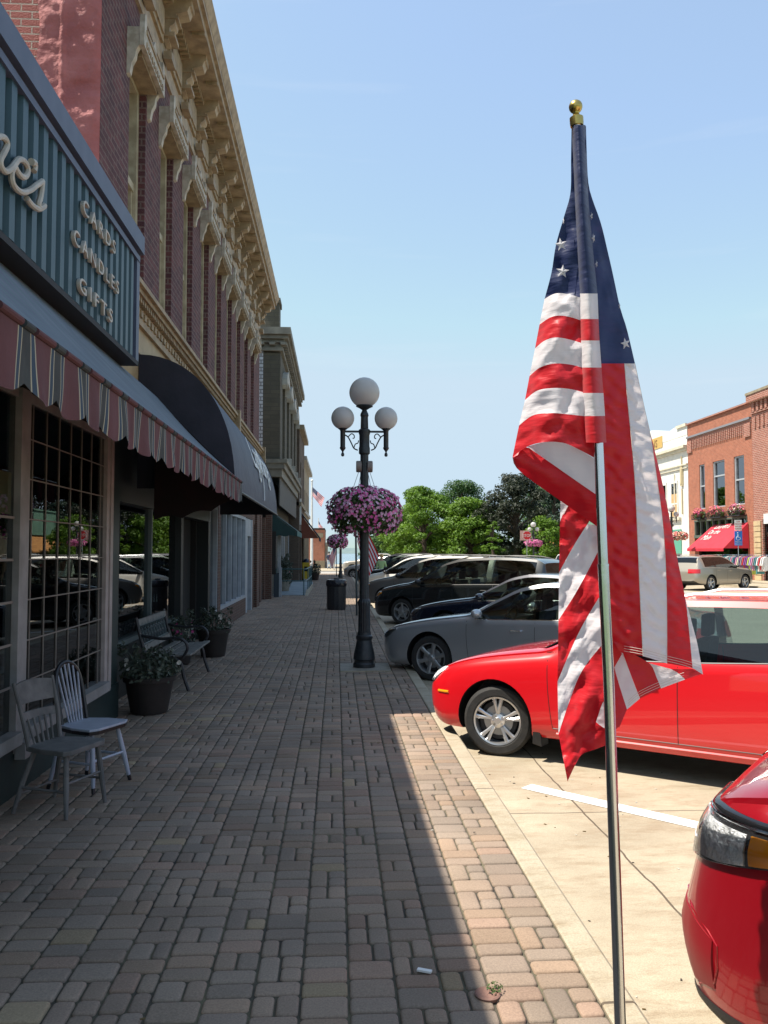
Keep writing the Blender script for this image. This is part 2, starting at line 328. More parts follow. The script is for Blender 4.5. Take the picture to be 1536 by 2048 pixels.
def paver(x0, x1, y0, y1, far):
    g_ = .0028+rnd.random()*.0026; x0 += g_; x1 -= g_; y0 += g_; y1 -= g_
    c = PC[min(9, int(rnd.random()*9.12))]; c = tuple(.45*u+.55*v for u, v in zip(c, (.33,.255,.205))); k = .84+rnd.random()*.3; k *= .79; c = (c[0]*k, c[1]*k*.965, c[2]*k*.90, 1)
    zt = (rnd.random()-.5)*.005+.006*noise.noise(Vector((x0*1.3, y0*.9, 0))); e = .009; tx, ty = (rnd.random()-.5)*.003, (rnd.random()-.5)*.003
    if far:
        n0 = len(pb.v); pb.v += [(x0,y0,-.012),(x1,y0,-.012),(x1,y1,-.012),(x0,y1,-.012),(x0+e,y0+e,zt),(x1-e,y0+e,zt),(x1-e,y1-e,zt),(x0+e,y1-e,zt)]
        for f in ((4,5,6,7),(0,1,5,4),(1,2,6,5),(2,3,7,6),(3,0,4,7)): pb.f.append([n0+i for i in f]); pb.m.append(0); pb.cols.append(c)
    else:
        q = .015
        def ring(i, z, jit=0):
            s_ = q+i*.2; out = []
            for cx, cy, sx_, sy_ in ((x0+i,y0+i,1,1),(x1-i,y0+i,-1,1),(x1-i,y1-i,-1,-1),(x0+i,y1-i,1,-1)):
                a = (cx, cy+sy_*s_); b_ = (cx+sx_*s_*.3, cy+sy_*s_*.3); d = (cx+sx_*s_, cy)
                out += ([a, b_, d] if sx_*sy_ > 0 else [d, b_, a])
            return [(p[0], p[1], z+tx*(p[0]-x0)/(x1-x0)+ty*(p[1]-y0)/(y1-y0)) for p in out]
        n0 = len(pb.v); pb.v += ring(0, -.02); pb.v += ring(.001, -.007+zt); pb.v += ring(.005, -.002+zt); pb.v += ring(.012, zt)
        for r_ in range(3):
            for i in range(12):
                pb.f.append([n0+r_*12+i, n0+r_*12+(i+1) % 12, n0+(r_+1)*12+(i+1) % 12, n0+(r_+1)*12+i]); pb.m.append(0); pb.cols.append(c)
        pb.f.append([n0+36+i for i in range(12)]); pb.m.append(0); pb.cols.append(c)
x = 1.028; widths = []
while x > -3.0:
    w = rnd.choice((.19, .19, .205, .185)); widths.append((x-w, x)); x -= w
for (xa, xb) in widths:
    w = xb-xa; y = 1.6-rnd.random()*.1
    while y < 66:
        far = y > 22; t = rnd.random()
        if y > 40: paver(xa, xb, y, y+.23, True); y += .23; continue
        if t < .52: h = rnd.choice((.105,.11,.115)); paver(xa, xb, y, y+h, far); y += h
        elif t < .72:
            h = .15; s_ = xa+w*rnd.choice((.5,.5,.42,.58)); paver(xa, s_, y, y+h, far); paver(s_, xb, y, y+h, far); y += h
        elif t < .82:
            h = .21; s_ = xa+w*.5; paver(xa, s_, y, y+h, far); paver(s_, xb, y, y+h*.5, far); paver(s_, xb, y+h*.5, y+h, far); y += h
        else: h = .15; paver(xa, xb, y, y+h, far); y += h
tag(pb.build('sidewalk', M_paver, fix=False, smooth=True, sharp=50), kind='structure')

# ================================================================ text helper
def text(s, size, m, parent, origin, xdir, zdir, ext=.01, name='lettering', bevel=.0, shear=0, sx=1.0, spacing=1.0, align='LEFT'):
    cu_ = bpy.data.curves.new('t', 'FONT'); cu_.body = s; cu_.size = size; cu_.extrude = ext; cu_.bevel_depth = bevel; cu_.shear = shear; cu_.space_character = spacing; cu_.align_x = align
    cu_.resolution_u = 4
    to = bpy.data.objects.new('t', cu_); col.objects.link(to)
    dg = bpy.context.evaluated_depsgraph_get(); me = bpy.data.meshes.new_from_object(to.evaluated_get(dg))
    bpy.data.objects.remove(to); me.name = name
    xd = Vector(xdir).normalized(); zd = Vector(zdir).normalized(); nd = xd.cross(zd)
    off = OFF.get(parent.name, Vector()) if parent else Vector(); O = Vector(origin)-off
    for v in me.vertices: c = v.co; v.co = O+xd*c.x*sx+zd*c.y+nd*c.z
    me.materials.clear(); me.materials.append(m)
    o = bpy.data.objects.new(name, me); col.objects.link(o)
    if parent: o.parent = parent; OFF[o.name] = off
    return o

# ================================================================ first shop: gift shop with blue ribbed sign
M_signrib = mat('blue_green_siding', (.018,.052,.070), .45, c2=(.025,.064,.082), scale=3, bump=.05)
M_signtrim = mat('slate_blue_trim', (.06,.075,.12), .5, c2=(.08,.095,.145), scale=4)
M_letter = mat('cream_letter_paint', (.46,.43,.37), .5, c2=(.34,.31,.26), scale=8)
gs = thing('gift_shop', 'one storey shop with blue ribbed sign board and lattice display windows', 'shop', (-2.3, 5, 0))
SX = -2.1
b = MB(); b.box(-9, -2.55, -1, 8.81, 3.74, 4.98); b.box(-9, -5.2, -1, 8.81, 0, 3.74)
b.box(-5.2, -2.34, 8.75, 8.81, 0, 3.74); b.box(-2.54, -2.32, 8.73, 8.81, 3.75, 5.0)  # last box: unseen, added behind the sign end to block a sliver of sun
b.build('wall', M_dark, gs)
b = MB(); b.box(-5.2, -2.365, -1, 8.75, -.02, .3); b.build('display_floor', mat('shop_floor', (.10,.06,.04), .7), gs)
b = MB(); b.box(-2.55, SX-.035, -1, 8.79, 3.76, 4.98); b.build('sign_box', M_signtrim, gs)
b = MB(); y = .02
while y < 8.7:
    b.prism([(SX-.035, y), (SX-.035, y+.02), (SX, y+.035), (SX, y+.125), (SX-.035, y+.14)], 3.76, 4.80, 'z'); y += .195
b.build('sign_siding', M_signrib, gs)
b = MB(); b.box(SX-.03, SX+.02, -1, 8.72, 4.80, 4.86); b.box(SX-.06, SX-.005, -1, 8.72, 4.86, 4.90, 1); b.box(SX-.05, SX+.05, -1, 8.78, 4.90, 5.09)
b.box(SX-.03, SX+.012, 8.62, 8.74, 3.745, 4.80); b.build('sign_trim', [M_signtrim, M_dark], gs)
b = MB(); b.box(-2.6, SX+.01, -1, 8.74, 3.70, 3.745); b.build('sign_soffit', mat('soffit_black', (.012,.012,.014), .7), gs)
for s_, y0, z0, ww in (('CARDS', 6.72, 4.515, .98), ('CANDLES', 6.5, 4.18, 1.34), ('GIFTS', 6.66, 3.85, .98)):
    o = text(s_, .172, M_letter, gs, (SX+.02, y0, z0), (0,1,0), (0,0,1), ext=.014, name='sign_letters', bevel=.001, sx=1, spacing=1.45)
    w0 = max(v.co.y for v in o.data.vertices)-min(v.co.y for v in o.data.vertices); k = ww/w0; mn = min(v.co.y for v in o.data.vertices)
    for v in o.data.vertices: v.co.y = mn+(v.co.y-mn)*k
def spline(pts, sub=6):
    pts = [Vector(p) for p in pts]; out = []
    for i in range(len(pts)-1):
        p0 = pts[max(i-1,0)]; p1 = pts[i]; p2 = pts[i+1]; p3 = pts[min(i+2, len(pts)-1)]
        for k in range(sub):
            t = k/sub; out.append(.5*((2*p1)+(-p0+p2)*t+(2*p0-5*p1+4*p2-p3)*t*t+(-p0+3*p1-3*p2+p3)*t**3))
    out.append(pts[-1]); return out
def scr(pts, o=(0,240), k=4.877, X=SX+.03): return [PX(o[0]+a/k, o[1]+b_/k, X) for a, b_ in pts]
b = MB()
b.tube(spline(scr([(-260,560),(-240,330),(-200,180),(-150,140),(-110,220),(-130,400),(-140,470),(-110,300),(-60,190),(0,160),(45,180),(68,240),(40,310),(8,370),(2,430),(25,485),(60,502),(110,470),(150,420),(180,385),(225,395),(262,450),(268,510),(240,555),(200,545),(165,500),(140,455),(115,500),(115,590),(150,665),(215,705),(290,685),(350,640),(412,598)])), .021, 8)
b.tube(spline(scr([(412,598),(405,680),(392,760),(375,820),(385,860),(430,838)])), .021, 8)
b.tube(spline(scr([(258,762),(290,808),(335,850),(385,868),(432,836)])), .021, 8)
b.tube(spline(scr([(305,408),(330,420),(342,450),(330,500)])), [.021+.004*(i < 8) for i in range(19)], 8)
b.build('script_letters', M_letter, gs, smooth=True)
# awning
aw = thing('striped_awning', 'sloping striped fabric awning with scalloped rose and grey valance over the gift shop', 'awning', (-2.3, 5, 2.6))
M_stA = mat('faded_rose_canvas', (.14,.058,.064), .9, c2=(.105,.042,.046), scale=3, bump=.3, bscale=12, dist=.02, trans=.15)
M_stB = mat('grey_green_canvas', (.06,.068,.068), .9, c2=(.045,.05,.05), scale=5, bump=.3, bscale=12, dist=.02, trans=.1)
M_stC = mat('cream_canvas_line', (.36,.33,.24), .9)
M_stD = mat('navy_canvas_line', (.035,.06,.09), .9)
M_tpA = mat('weathered_blue_canvas', (.15,.175,.21), .9, c2=(.11,.13,.165), scale=3, bump=.3, bscale=9, dist=.02)
M_tpB = mat('weathered_teal_canvas', (.09,.16,.16), .9)
def wav(y, t):                                              # how the valance cloth waves in and out
    return .014*math.sin(y*9.5+1.3)*t+.010*math.sin(y*23)*t+.012*noise.noise(Vector((y*3, t, 0)))*t
b = MB(); PITCH = .36; y = -1.0; st = []
while y < 10.4:
    st += [(y, y+.185, 0), (y+.185, y+.195, 2), (y+.195, y+.225, 3), (y+.225, y+.233, 2), (y+.233, y+.31, 1), (y+.31, y+.318, 2), (y+.318, y+.35, 3), (y+.35, y+.36, 2)]; y += PITCH
AX, AZ = -1.2, 2.635
for (ya, yb, mi) in st:
    nn = max(1, int((yb-ya)/.03)); rows = 6
    for i in range(nn):
        y0 = ya+(yb-ya)*i/nn; y1 = ya+(yb-ya)*(i+1)/nn; base = len(b.v)
        for yy in (y0, y1):
            ph = ((yy+1.0) % PITCH)/PITCH if yy != yb or True else 0
            ln = .205+.055*abs(math.sin(math.pi*((yy+1.0-.0925)/PITCH+.5)))**.7
            for k in range(rows+1):
                t = k/rows; b.v.append((AX+wav(yy, t), yy, AZ-.03-ln*t))
        for k in range(rows): b.f.append([base+k, base+rows+1+k, base+rows+2+k, base+k+1]); b.m.append(mi)
b.build('valance', [M_stA, M_stB, M_stC, M_stD], aw, smooth=True, fix=False, sharp=60)
b = MB(); y = -1.0; top = []
while y < 10.4:
    top += [(y, y+.13, 0), (y+.13, y+.165, 1), (y+.165, y+.20, 0), (y+.20, y+.235, 1), (y+.235, y+.36, 0)]; y += PITCH
for (ya, yb, mi) in top:
    base = len(b.v)
    for yy in (ya, yb):
        for k in range(9):
            t = k/8; b.v.append((-2.28+(AX+2.28)*t, yy, 3.71+(AZ-3.71)*t-.05*math.sin(math.pi*t)))
    for k in range(8): b.f.append([base+k, base+9+k, base+10+k, base+k+1]); b.m.append(mi)
b.build('canopy', [M_tpA, M_tpB], aw, smooth=True, fix=False)
b = MB()
for (ya, yb, mi) in st:
    if yb-ya > .05: b.tube([(AX, ya-.002, AZ-.01), (AX, yb+.02, AZ-.01)], .018, 10, mi=mi)
b.build('front_roller', [M_stA, M_stB, M_stC, M_stD], aw, smooth=True, fix=False)
b = MB(); ye = 10.45; bot = []
for k in range(25):
    t = k/24; bot.append((-2.28+t*1.06, 2.14+.05*abs(math.sin(t*math.pi*3))-.0+.26*t*t))
nb = len(bot); poly = bot+[(AX-.02, AZ), (-2.28, 3.68)]
b.prism(poly, ye, ye+.012, 'y'); b.build('end_panel', mat('dark_stripe_lining', (.014,.006,.007), .95, c2=(.006,.006,.007), scale=3), aw)
# shop front: stall riser, sills, posts, glass with lattice
b = MB(); b.box(-2.36, -2.31, -1, 9.0, -.05, .36); b.build('stall_riser', M_bgreen, gs)
b = MB(); b.box(-2.5, -2.33, 8.66, 9.0, .36, 3.7); b.build('pilaster', M_bgreen, gs)
b = MB(); b.box(-2.42, -2.33, -1, 8.66, 2.95, 3.7); b.build('transom_panel', M_dark, gs)
for (ya, yb, lat) in ((2.6, 6.12, 0), (6.32, 8.42, 1)):
    w = MB(); w.box(-2.352, -2.340, ya, yb, .46, 2.95); wo = w.build('window', M_glass, gs)
    f = MB(); f.box(-2.40, -2.245, ya-.02, yb+.02, .37, .46); f.box(-2.42, -2.32, ya-.02, yb+.02, 2.88, 2.95)
    f.build('frame', M_offw, wo)
    g_ = MB(); y = yb-.10-.005
    stp = .305
    if lat:
        y = 6.46
        while y < yb-.05: g_.box(-2.338, -2.330, y-.005, y+.005, .46, 2.88); y += stp
        z = .775
        while z < 2.85: g_.box(-2.3375, -2.3305, ya, yb, z-.005, z+.005); z += stp
    else:
        for z in (.775, 1.08, 1.385, 1.69, 1.995): g_.box(-2.3375, -2.3305, ya, yb, z-.009, z+.009)
        for y in (2.95, 3.9, 4.85): g_.box(-2.338, -2.330, y-.005, y+.005, .46, 2.88)
    g_.build('lattice', mat('lattice_paint', (.20,.17,.145), .6), wo)
b = MB(); b.box(-2.36, -2.295, 6.13, 6.31, .30, 2.95); b.box(-2.30, -2.225, 6.13, 6.30, .26, .38); b.build('post', M_offw, gs)
b = MB(); b.box(-2.36, -2.305, 8.43, 8.53, .40, 2.95); b.box(-2.36, -2.292, 8.535, 8.63, .36, 2.95); b.build('post', mat('rosy_grey_trim', (.42,.36,.34), .55, c2=(.33,.28,.26), scale=6), gs)
# things standing in the display windows
def disp(name, label, cat, fn, mats):
    q = MB(); fn(q); o = q.build(name, mats, smooth=True); return tag(o, label, cat)
M_porc = mat('porcelain', (.55,.57,.62), .35)
for i, (yy, xx, s_) in enumerate(((6.75, -2.62, 1.0), (7.05, -2.70, .82), (7.3, -2.60, .68))):
    def fg(q, yy=yy, xx=xx, s_=s_):
        q.lathe([(.001,0),(.10*s_,0),(.09*s_,.05*s_),(.05*s_,.30*s_),(.03*s_,.36*s_),(.001,.37*s_)], (xx,yy,.30), 14)
        q.ball((xx,yy,.30+.42*s_), .045*s_, n=7)
        for sd_ in (-1, 1): q.prism([(yy+sd_*.02,.50*s_+.3-.2*s_),(yy+sd_*.16*s_,.3+.52*s_),(yy+sd_*.10*s_,.3+.22*s_)], xx-.03, xx-.015, 'x')
    disp('figurine', ['tallest white winged figurine behind the lattice window', 'middle white winged figurine behind the lattice window', 'smallest white winged figurine behind the lattice window'][i], 'figurine', fg, M_porc)
b = MB(); b.box(-2.95, -2.75, 6.95, 7.35, .3, 1.0); tag(b.build('display_box', mat('red_card', (.25,.03,.02), .7), bevel=.01), 'dark red display board behind the white figurines in the gift shop window', 'display board')
b = MB(); b.box(-2.9, -2.6, 7.6, 8.1, .3, .62); b.box(-2.88, -2.62, 7.65, 8.0, .62, .80); tag(b.build('gift_box', mat('teal_card', (.05,.14,.14), .7), bevel=.01), 'teal stacked gift boxes low in the lattice window', 'gift boxes')
b = MB(); b.box(-2.75, -2.5, 4.6, 5.9, .3, .68); tag(b.build('wicker_crate', mat('wicker', (.28,.17,.08), .8, c2=(.12,.07,.03), scale=60), bevel=.01), 'brown wicker crate low in the window nearest the camera', 'crate')
b = MB(); b.box(-2.38, -2.35, 5.0, 6.1, 2.02, 2.32, 0); tag(b.build('hanging_sign', mat('yellowed_board', (.36,.36,.20), .6), bevel=.004), 'pale yellow board hung behind the glass left of the white post', 'sign')

# ================================================================ second building: tall brick block with bracketed cornice
FX = -2.55; B2A, B2B = 8.82, 27.1
M_brick2 = brick('purple_brick', (.135,.045,.045), (.075,.028,.034), (.17,.11,.10), w=.24, h=.085, ms=.013, var=.9, bump=1)
M_brickside = brick('painted_side_brick', (.50,.135,.105), (.38,.09,.07), (.55,.38,.30), w=.23, h=.082, ms=.009, bump=1.0, var=.4)
M_stucco = mat('lumpy_rose_render', (.46,.15,.14), .8, c2=(.33,.09,.085), scale=2.4, bump=.7, bscale=7, dist=.06)
bk = thing('brick_block', 'two storey purple brick building with tan bracketed cornice and nine tall windows', 'building', (FX, 18, 0))
WN = [10.02+1.8*k for k in range(9)]; WF = [10.88+1.8*k for k in range(9)]; WZ0, WZ1 = 5.10, 7.90
b = MB(); DP = .35
edges = [B2A]+[v for p_ in zip(WN, WF) for v in p_]+[B2B]
for i in range(0, len(edges), 2): b.box(FX-DP, FX, edges[i], edges[i+1], WZ0, WZ1)
b.box(FX-DP, FX, B2A, B2B, WZ1, 9.2); b.box(FX-DP, FX-.002, B2A, B2B, 3.4, WZ0)
b.build('facade_wall', M_brick2, bk)
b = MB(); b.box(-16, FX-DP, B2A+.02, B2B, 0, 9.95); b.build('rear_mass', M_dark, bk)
b = MB(); b.box(-16, -3.15, B2A-.02, B2A+.015, 0, 10.2); b.box(-3.15, FX-.003, B2A-.004, B2A+.015, 0, 4.9); b.build('side_wall', M_brickside, bk)
b = MB(); nx, nz = 26, 130; x0s, x1s, z0s, z1s = -3.22, FX+.006, 4.9, 9.9
for j in range(nz+1):
    for i in range(nx+1):
        x = x0s+(x1s-x0s)*i/nx; z = z0s+(z1s-z0s)*j/nz
        e = min(1, i/4, (nx-i)/2)
        if i == 0: x += .06*noise.noise(Vector((0, 0, z*1.7)))
        d = .03+.028*noise.noise(Vector((x*2.4, 0, z*2.6)))+.016*noise.noise(Vector((x*5, 3, z*9)))+.010*noise.noise(Vector((x*14, 5, z*17)))
        if -2.98 < x < -2.90: d += .03*(1-abs(x+2.94)/.04)
        b.v.append((x, B2A-.03-max(0, d)*e, z))
for j in range(nz):
    for i in range(nx): b.f.append([j*(nx+1)+i, j*(nx+1)+i+1, (j+1)*(nx+1)+i+1, (j+1)*(nx+1)+i]); b.m.append(0)
b.build('render_strip', M_stucco, bk, smooth=True, fix=False, sharp=80)
proto = None
for k in range(9):
    if proto is None:
        a0, a1 = WN[0], WF[0]
        w = MB(); w.box(FX-.24, FX-.22, a0, a1, WZ0, WZ1); wo = w.build('window', M_glassup, bk)
        f = MB()
        for (ya, yb) in ((a0, a0+.09), (a1-.10, a1)): f.box(FX-.26, FX-.09, ya, yb, WZ0, WZ1)
        f.box(FX-.26, FX-.09, a0+.09, a1-.10, WZ1-.12, WZ1); f.box(FX-.26, FX+.03, a0+.001, a1-.001, WZ0-.06, WZ0+.05)
        f.box(FX-.20, FX-.12, a0+.09, a1-.10, 6.46, 6.56); f.box(FX-.205, FX-.14, a0+.09, a0+.14, WZ0+.05, 6.46); f.box(FX-.205, FX-.14, a1-.15, a1-.10, WZ0+.05, 6.46)
        f.build('frame', M_yellow, wo)
        h = MB(); ya, yb = a0-.16, a1+.16; L_ = yb-ya; zb = WZ1-.02
        prof = [(0,0),(0,.34),(.03,.62),(.09,.66),(.12,.38),(.2,.34),(.30,.40),(.42,.44),(.5,.62),(.58,.44),(.70,.40),(.8,.34),(.88,.38),(.91,.66),(.97,.62),(1,.34),(1,0)]
        h.prism([(ya+L_*t, zb+zz*.66) for t, zz in prof], FX+.15, FX+.21, 'x'); h.box(FX-.02, FX+.15, ya+.02, yb-.02, zb+.14, zb+.24)
        h.build('hood', M_cream, wo)
        h2 = MB(); h2.box(FX+.16, FX+.225, ya+.1, yb-.1, zb+.20, zb+.25)
        nd = 10
        for i in range(nd): yy = ya+.14+(L_-.28)*i/(nd-1); h2.box(FX+.16, FX+.22, yy-.03, yy+.02, zb+.03, zb+.10)
        h2.box(FX-.085, FX+.145, a0+.001, a1-.001, zb-.05, zb+.139)
        h2.build('hood_moulding', M_gold, wo)
        for (yc) in (a0-.11, a1+.11):
            c = MB(); pr = [(0,-.36),(.04,-.34),(.06,-.22),(.10,-.14),(.11,-.06),(.145,.0),(.145,.137),(0,.137)]
            c.prism([(FX+p_[0], zb+p_[1]) for p_ in pr], yc-.045, yc+.045, 'y')
            c.build('hood_bracket', M_cream, wo)
        proto = wo
    else:
        c = dup(proto, parent=bk); c.location = (0, 1.8*k, 0)
b = MB(); b.box(FX-.03, FX+.04, B2A, B2B, 8.68, 8.80); b.box(FX-.03, FX+.02, B2A, B2B, 8.74, 9.72); b.box(FX-.03, FX+.07, B2A, B2B, 9.66, 9.76)
b.box(FX-.1, FX+.50, B2A-.04, B2B+.05, 9.76, 9.88); b.box(FX-.1, FX+.555, B2A-.06, B2B+.06, 9.882, 9.96)
b.prism([(FX+.45, 9.962), (FX+.56, 9.962), (FX+.59, 10.02), (FX+.64, 10.12), (FX+.56, 10.16), (FX+.42, 10.10)], B2A-.08, B2B+.08, 'y')
b.box(FX-.6, FX+.46, B2A-.03, B2B+.03, 9.962, 10.08)
co = b.build('cornice', M_tan, bk)
pb_ = None; k = 0; y = B2A+.35
cms = []
while y < B2B-.1:
    if pb_ is None:
        c = MB(); pr = [(0,-.62),(.07,-.60),(.09,-.42),(.16,-.36),(.18,-.22),(.34,-.18),(.37,-.10),(.40,-.09),(.40,0),(0,0)]
        c.prism([(FX+.03+p_[0], 9.757+p_[1]) for p_ in pr], y-.12, y+.12, 'y'); c.box(FX+.04, FX+.20, y-.16, y+.16, 9.18, 9.24); c.box(FX+.04, FX+.16, y-.15, y+.15, 8.84, 8.96)
        c.box(FX+.03, FX+.24, y-.135, y+.135, 9.46, 9.50)
        pb_ = c.build('bracket', M_tan, co); y0 = y
        c = MB(); c.box(FX+.02, FX+.06, y+.24, y+1.12, 9.02, 9.55); c.box(FX+.06, FX+.085, y+.32, y+1.04, 9.10, 9.47)
        for i in range(7): c.box(FX+.07, FX+.20, y+.26+i*.125, y+.32+i*.125, 9.57, 9.66)
        c.box(FX+.3, FX+.5, y+.62, y+.70, 9.70, 9.757)
        pp_ = c.build('frieze_panel', M_gold, co)
    else:
        d = dup(pb_, parent=co); d.location = (0, y-y0, 0)
        if y+1.2 < B2B: d = dup(pp_, parent=co); d.location = (0, y-y0, 0)
    y += 1.35
b = MB(); b.box(FX-.02, FX+.06, B2A, B2B, 4.62, 4.70); b.box(FX-.02, FX+.03, B2A, B2B, 4.70, 4.94); b.box(FX-.02, FX+.13, B2A, B2B, 4.94, 5.00); b.box(FX-.02, FX+.18, B2A-.02, B2B+.02, 5.00, 5.06)
y = B2A+.1; i = 0
while y < B2B-.05: b.box(FX+.03, FX+.10, y, y+.055, 4.87, 4.938); y += .11
y = B2A+.15
while y < B2B-.1: b.box(FX+.03, FX+.055, y, y+.10, 4.75, 4.83); y += .2
b.box(FX+.0, FX+.22, 19.9, 20.15, 4.55, 5.16); b.box(FX, FX+.22, B2B-.14, B2B+.04, 4.5, 5.16); b.box(FX, FX+.22, 9.05, 9.2, 4.6, 5.2)
b.build('storey_band', M_gold, bk)
b = MB(); b.box(FX-.01, FX+.012, B2A+.02, B2B, 3.5, 4.62); b.box(FX-.01, FX+.03, B2A+.02, B2B, 4.28, 4.36); b.build('sign_band', mat('tan_sign_band', (.42,.31,.17), .6, c2=(.33,.24,.13), scale=3), bk)
# ground floor of the brick block
b = MB(); b.box(FX-.2, FX-.02, 9.01, 9.95, 0, 3.5); b.box(FX-.2, FX-.021, 9.02, 16.9, 2.35, 3.5); b.box(FX-.2, FX-.02, 9.95, 13.85, 0, .60)
b.box(FX-.22, FX-.02, 13.85, 14.05, 0, 2.35); b.box(FX-.25, FX-.01, 16.7, 16.95, 0, 2.35); b.build('dark_shopfront', mat('near_black_panel', (.012,.016,.016), .5), bk)  # brick jamb at the doorway coloured near black to stand in for shade
w = MB(); w.box(FX-.14, FX-.12, 9.95, 13.85, .60, 2.35); wo = w.build('window', M_glass, bk)
f = MB(); f.box(FX-.17, FX-.05, 9.95, 13.85, .60, .66); f.box(FX-.17, FX-.07, 11.88, 11.94, .66, 2.35); f.build('frame', mat('grey_green_frame', (.10,.13,.13), .5), wo)
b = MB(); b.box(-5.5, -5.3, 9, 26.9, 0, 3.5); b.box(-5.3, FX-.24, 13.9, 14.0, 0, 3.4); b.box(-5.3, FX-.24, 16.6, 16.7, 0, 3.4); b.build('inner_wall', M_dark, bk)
M_brickr = brick('red_brown_brick', (.12,.05,.032), (.09,.042,.03), (.13,.105,.08), bump=.6)
b = MB(); b.box(FX-.25, FX-.01, 18.05, 18.5, .45, 2.72); b.box(FX-.25, FX-.01, 16.95, 23.6, 0, .45); b.box(FX-.25, FX-.008, 16.95, 25.4, 2.72, 3.5)
b.box(FX-.25, FX-.01, 25.25, 25.75, 0, 3.5); b.build('brick_shopfront', M_brickr, bk)
b = MB(); b.box(FX-.3, FX+.05, 26.2, B2B, 0, 3.5); b.box(FX-.25, FX-.02, 25.75, 26.2, 2.6, 3.5); b.build('brick_pier', M_brickr, bk)
for (ya, yb, nb_) in ((16.95, 18.05, 0), (18.5, 23.6, 5)):
    w = MB(); w.box(FX-.13, FX-.11, ya, yb, .45, 2.72); wo = w.build('window', M_glass, bk)
    f = MB(); f.box(FX-.16, FX-.02, ya, yb, .45, .53); f.box(FX-.16, FX-.02, ya, yb, 2.64, 2.72); f.box(FX-.16, FX-.02, ya, ya+.07, .53, 2.64); f.box(FX-.16, FX-.02, yb-.07, yb, .53, 2.64)
    for i in range(1, nb_): yy = ya+(yb-ya)*i/nb_; f.box(FX-.16, FX-.03, yy-.03, yy+.03, .53, 2.64)
    f.build('frame', mat('pale_blue_white_trim', (.36,.385,.41), .5, c2=(.29,.31,.335), scale=5), wo)
b = MB(); b.box(FX-.2, FX-.02, 23.6, 24.1, 0, 2.7); b.box(FX-.2, FX, 25.0, 25.25, 0, 2.7); b.box(FX-.2, FX-.02, 24.1, 25.0, 2.2, 2.7); b.build('door_frame', MATS['pale_blue_white_trim'], bk)
b = MB(); b.box(FX-.35, FX-.30, 24.1, 25.0, 0, 2.2); dr = b.build('door', mat('dark_door', (.03,.03,.035), .4), bk)
b = MB(); b.tube([(FX-.26,24.2,.9),(FX-.26,24.2,1.2)], .012, 6); b.build('handle', M_chrome, dr)
# clothes hanging behind the dark window
for i, (yy, hh, c_) in enumerate(((10.6, .95, (.42,.55,.56)), (11.2, .8, (.5,.58,.56)), (12.6, .85, (.4,.5,.5)))):
    q = MB(); q.lathe([(.01,0),(.17,0),(.15,.25),(.09,hh*.6),(.10,hh*.75),(.14,hh*.92),(.05,hh),(.01,hh)], (-2.85, yy, 1.0), 12)
    tag(q.build('hanging_dress', mat('dress_%d' % i, c_, .8, bump=.4, bscale=8, dist=.03), smooth=True), ['pale dress nearest the post behind the dark window', 'second pale dress from the post behind the dark window', 'farthest pale dress behind the dark window above the bench'][i], 'dress', 'dresses in the dark window')
# quarter-round black awning
ba = thing('barrel_awning', 'black quarter round fabric awning with white script lettering', 'awning', (-2.5, 14, 2.5))
M_blk = mat('black_canvas', (.012,.013,.022), .75, c2=(.018,.018,.03), scale=3, bump=.35, bscale=5, dist=.03)
M_blklit = mat('skylit_black_canvas', (.022,.028,.055), .55, c2=(.03,.038,.07), scale=2, bump=.45, bscale=7, dist=.03, spec=.4)  # the black canvas again, sky light on the curve put into a bluer colour
Y0b, Y1b = 10.62, 18.1
def arc(n=16):
    return [(-2.53+1.23*math.sin(math.pi/2*i/n)**.95, 2.55+1.72*math.cos(math.pi/2*i/n)**.9) for i in range(n+1)]
b = MB(); ar = arc(); ny = 40
for j in range(ny+1):
    yy = Y0b+(Y1b-Y0b)*j/ny
    for i, (x, z) in enumerate(ar): s_ = math.sin(math.pi*i/16)*(.018*abs(math.sin(math.pi*(yy-Y0b)/1.246))-.018); b.v.append((x+s_*.7, yy, z+s_*.7))
for j in range(ny):
    for i in range(16): b.f.append([j*17+i, j*17+i+1, (j+1)*17+i+1, (j+1)*17+i]); b.m.append(0)
b.build('curved_cover', M_blklit, ba, smooth=True, fix=False)
for yy in (Y0b, Y1b-.01):
    b = MB(); b.prism(ar+[(-2.53, 2.55)], yy-.012, yy, 'y'); b.build('end_panel', M_blk, ba)
b = MB(); b.tube([(-1.3, Y0b, 2.55), (-1.3, Y1b, 2.55)], .02, 8); b.build('frame_bar', M_black, ba)
def on_arc(t, yy, off=.012):
    i = t*16; k = min(15, int(i)); f_ = i-k; x = ar[k][0]+(ar[k+1][0]-ar[k][0])*f_; z = ar[k][1]+(ar[k+1][1]-ar[k][1])*f_
    dx = ar[k+1][0]-ar[k][0]; dz = ar[k+1][1]-ar[k][1]; l = math.hypot(dx, dz); return Vector((x-dz/l*off, yy, z+dx/l*off))
o = text('Lago Range', .62, M_white, ba, (0,0,0), (1,0,0), (0,1,0), ext=.001, name='awning_lettering', shear=.35, spacing=.95)
off = OFF[ba.name]
vs = [v.co.copy()+off for v in o.data.vertices]; mn = min(v.x for v in vs); mxx = max(v.x for v in vs)
for v, c in zip(o.data.vertices, vs):
    u = (c.x-mn)/(mxx-mn); yy = 13.7+u*3.2; t = .80-(c.y)/1.9
    q = on_arc(max(.02, min(.98, t)), yy, .014 if c.z <= 0 else .020); v.co = q-off
b = MB(); b.tube([on_arc(t_, 14.6+.25*math.sin(t_*9), .02) for t_ in (.74,.8,.86,.92,.97)], .012, 5); b.build('lettering_swash', M_white, ba)
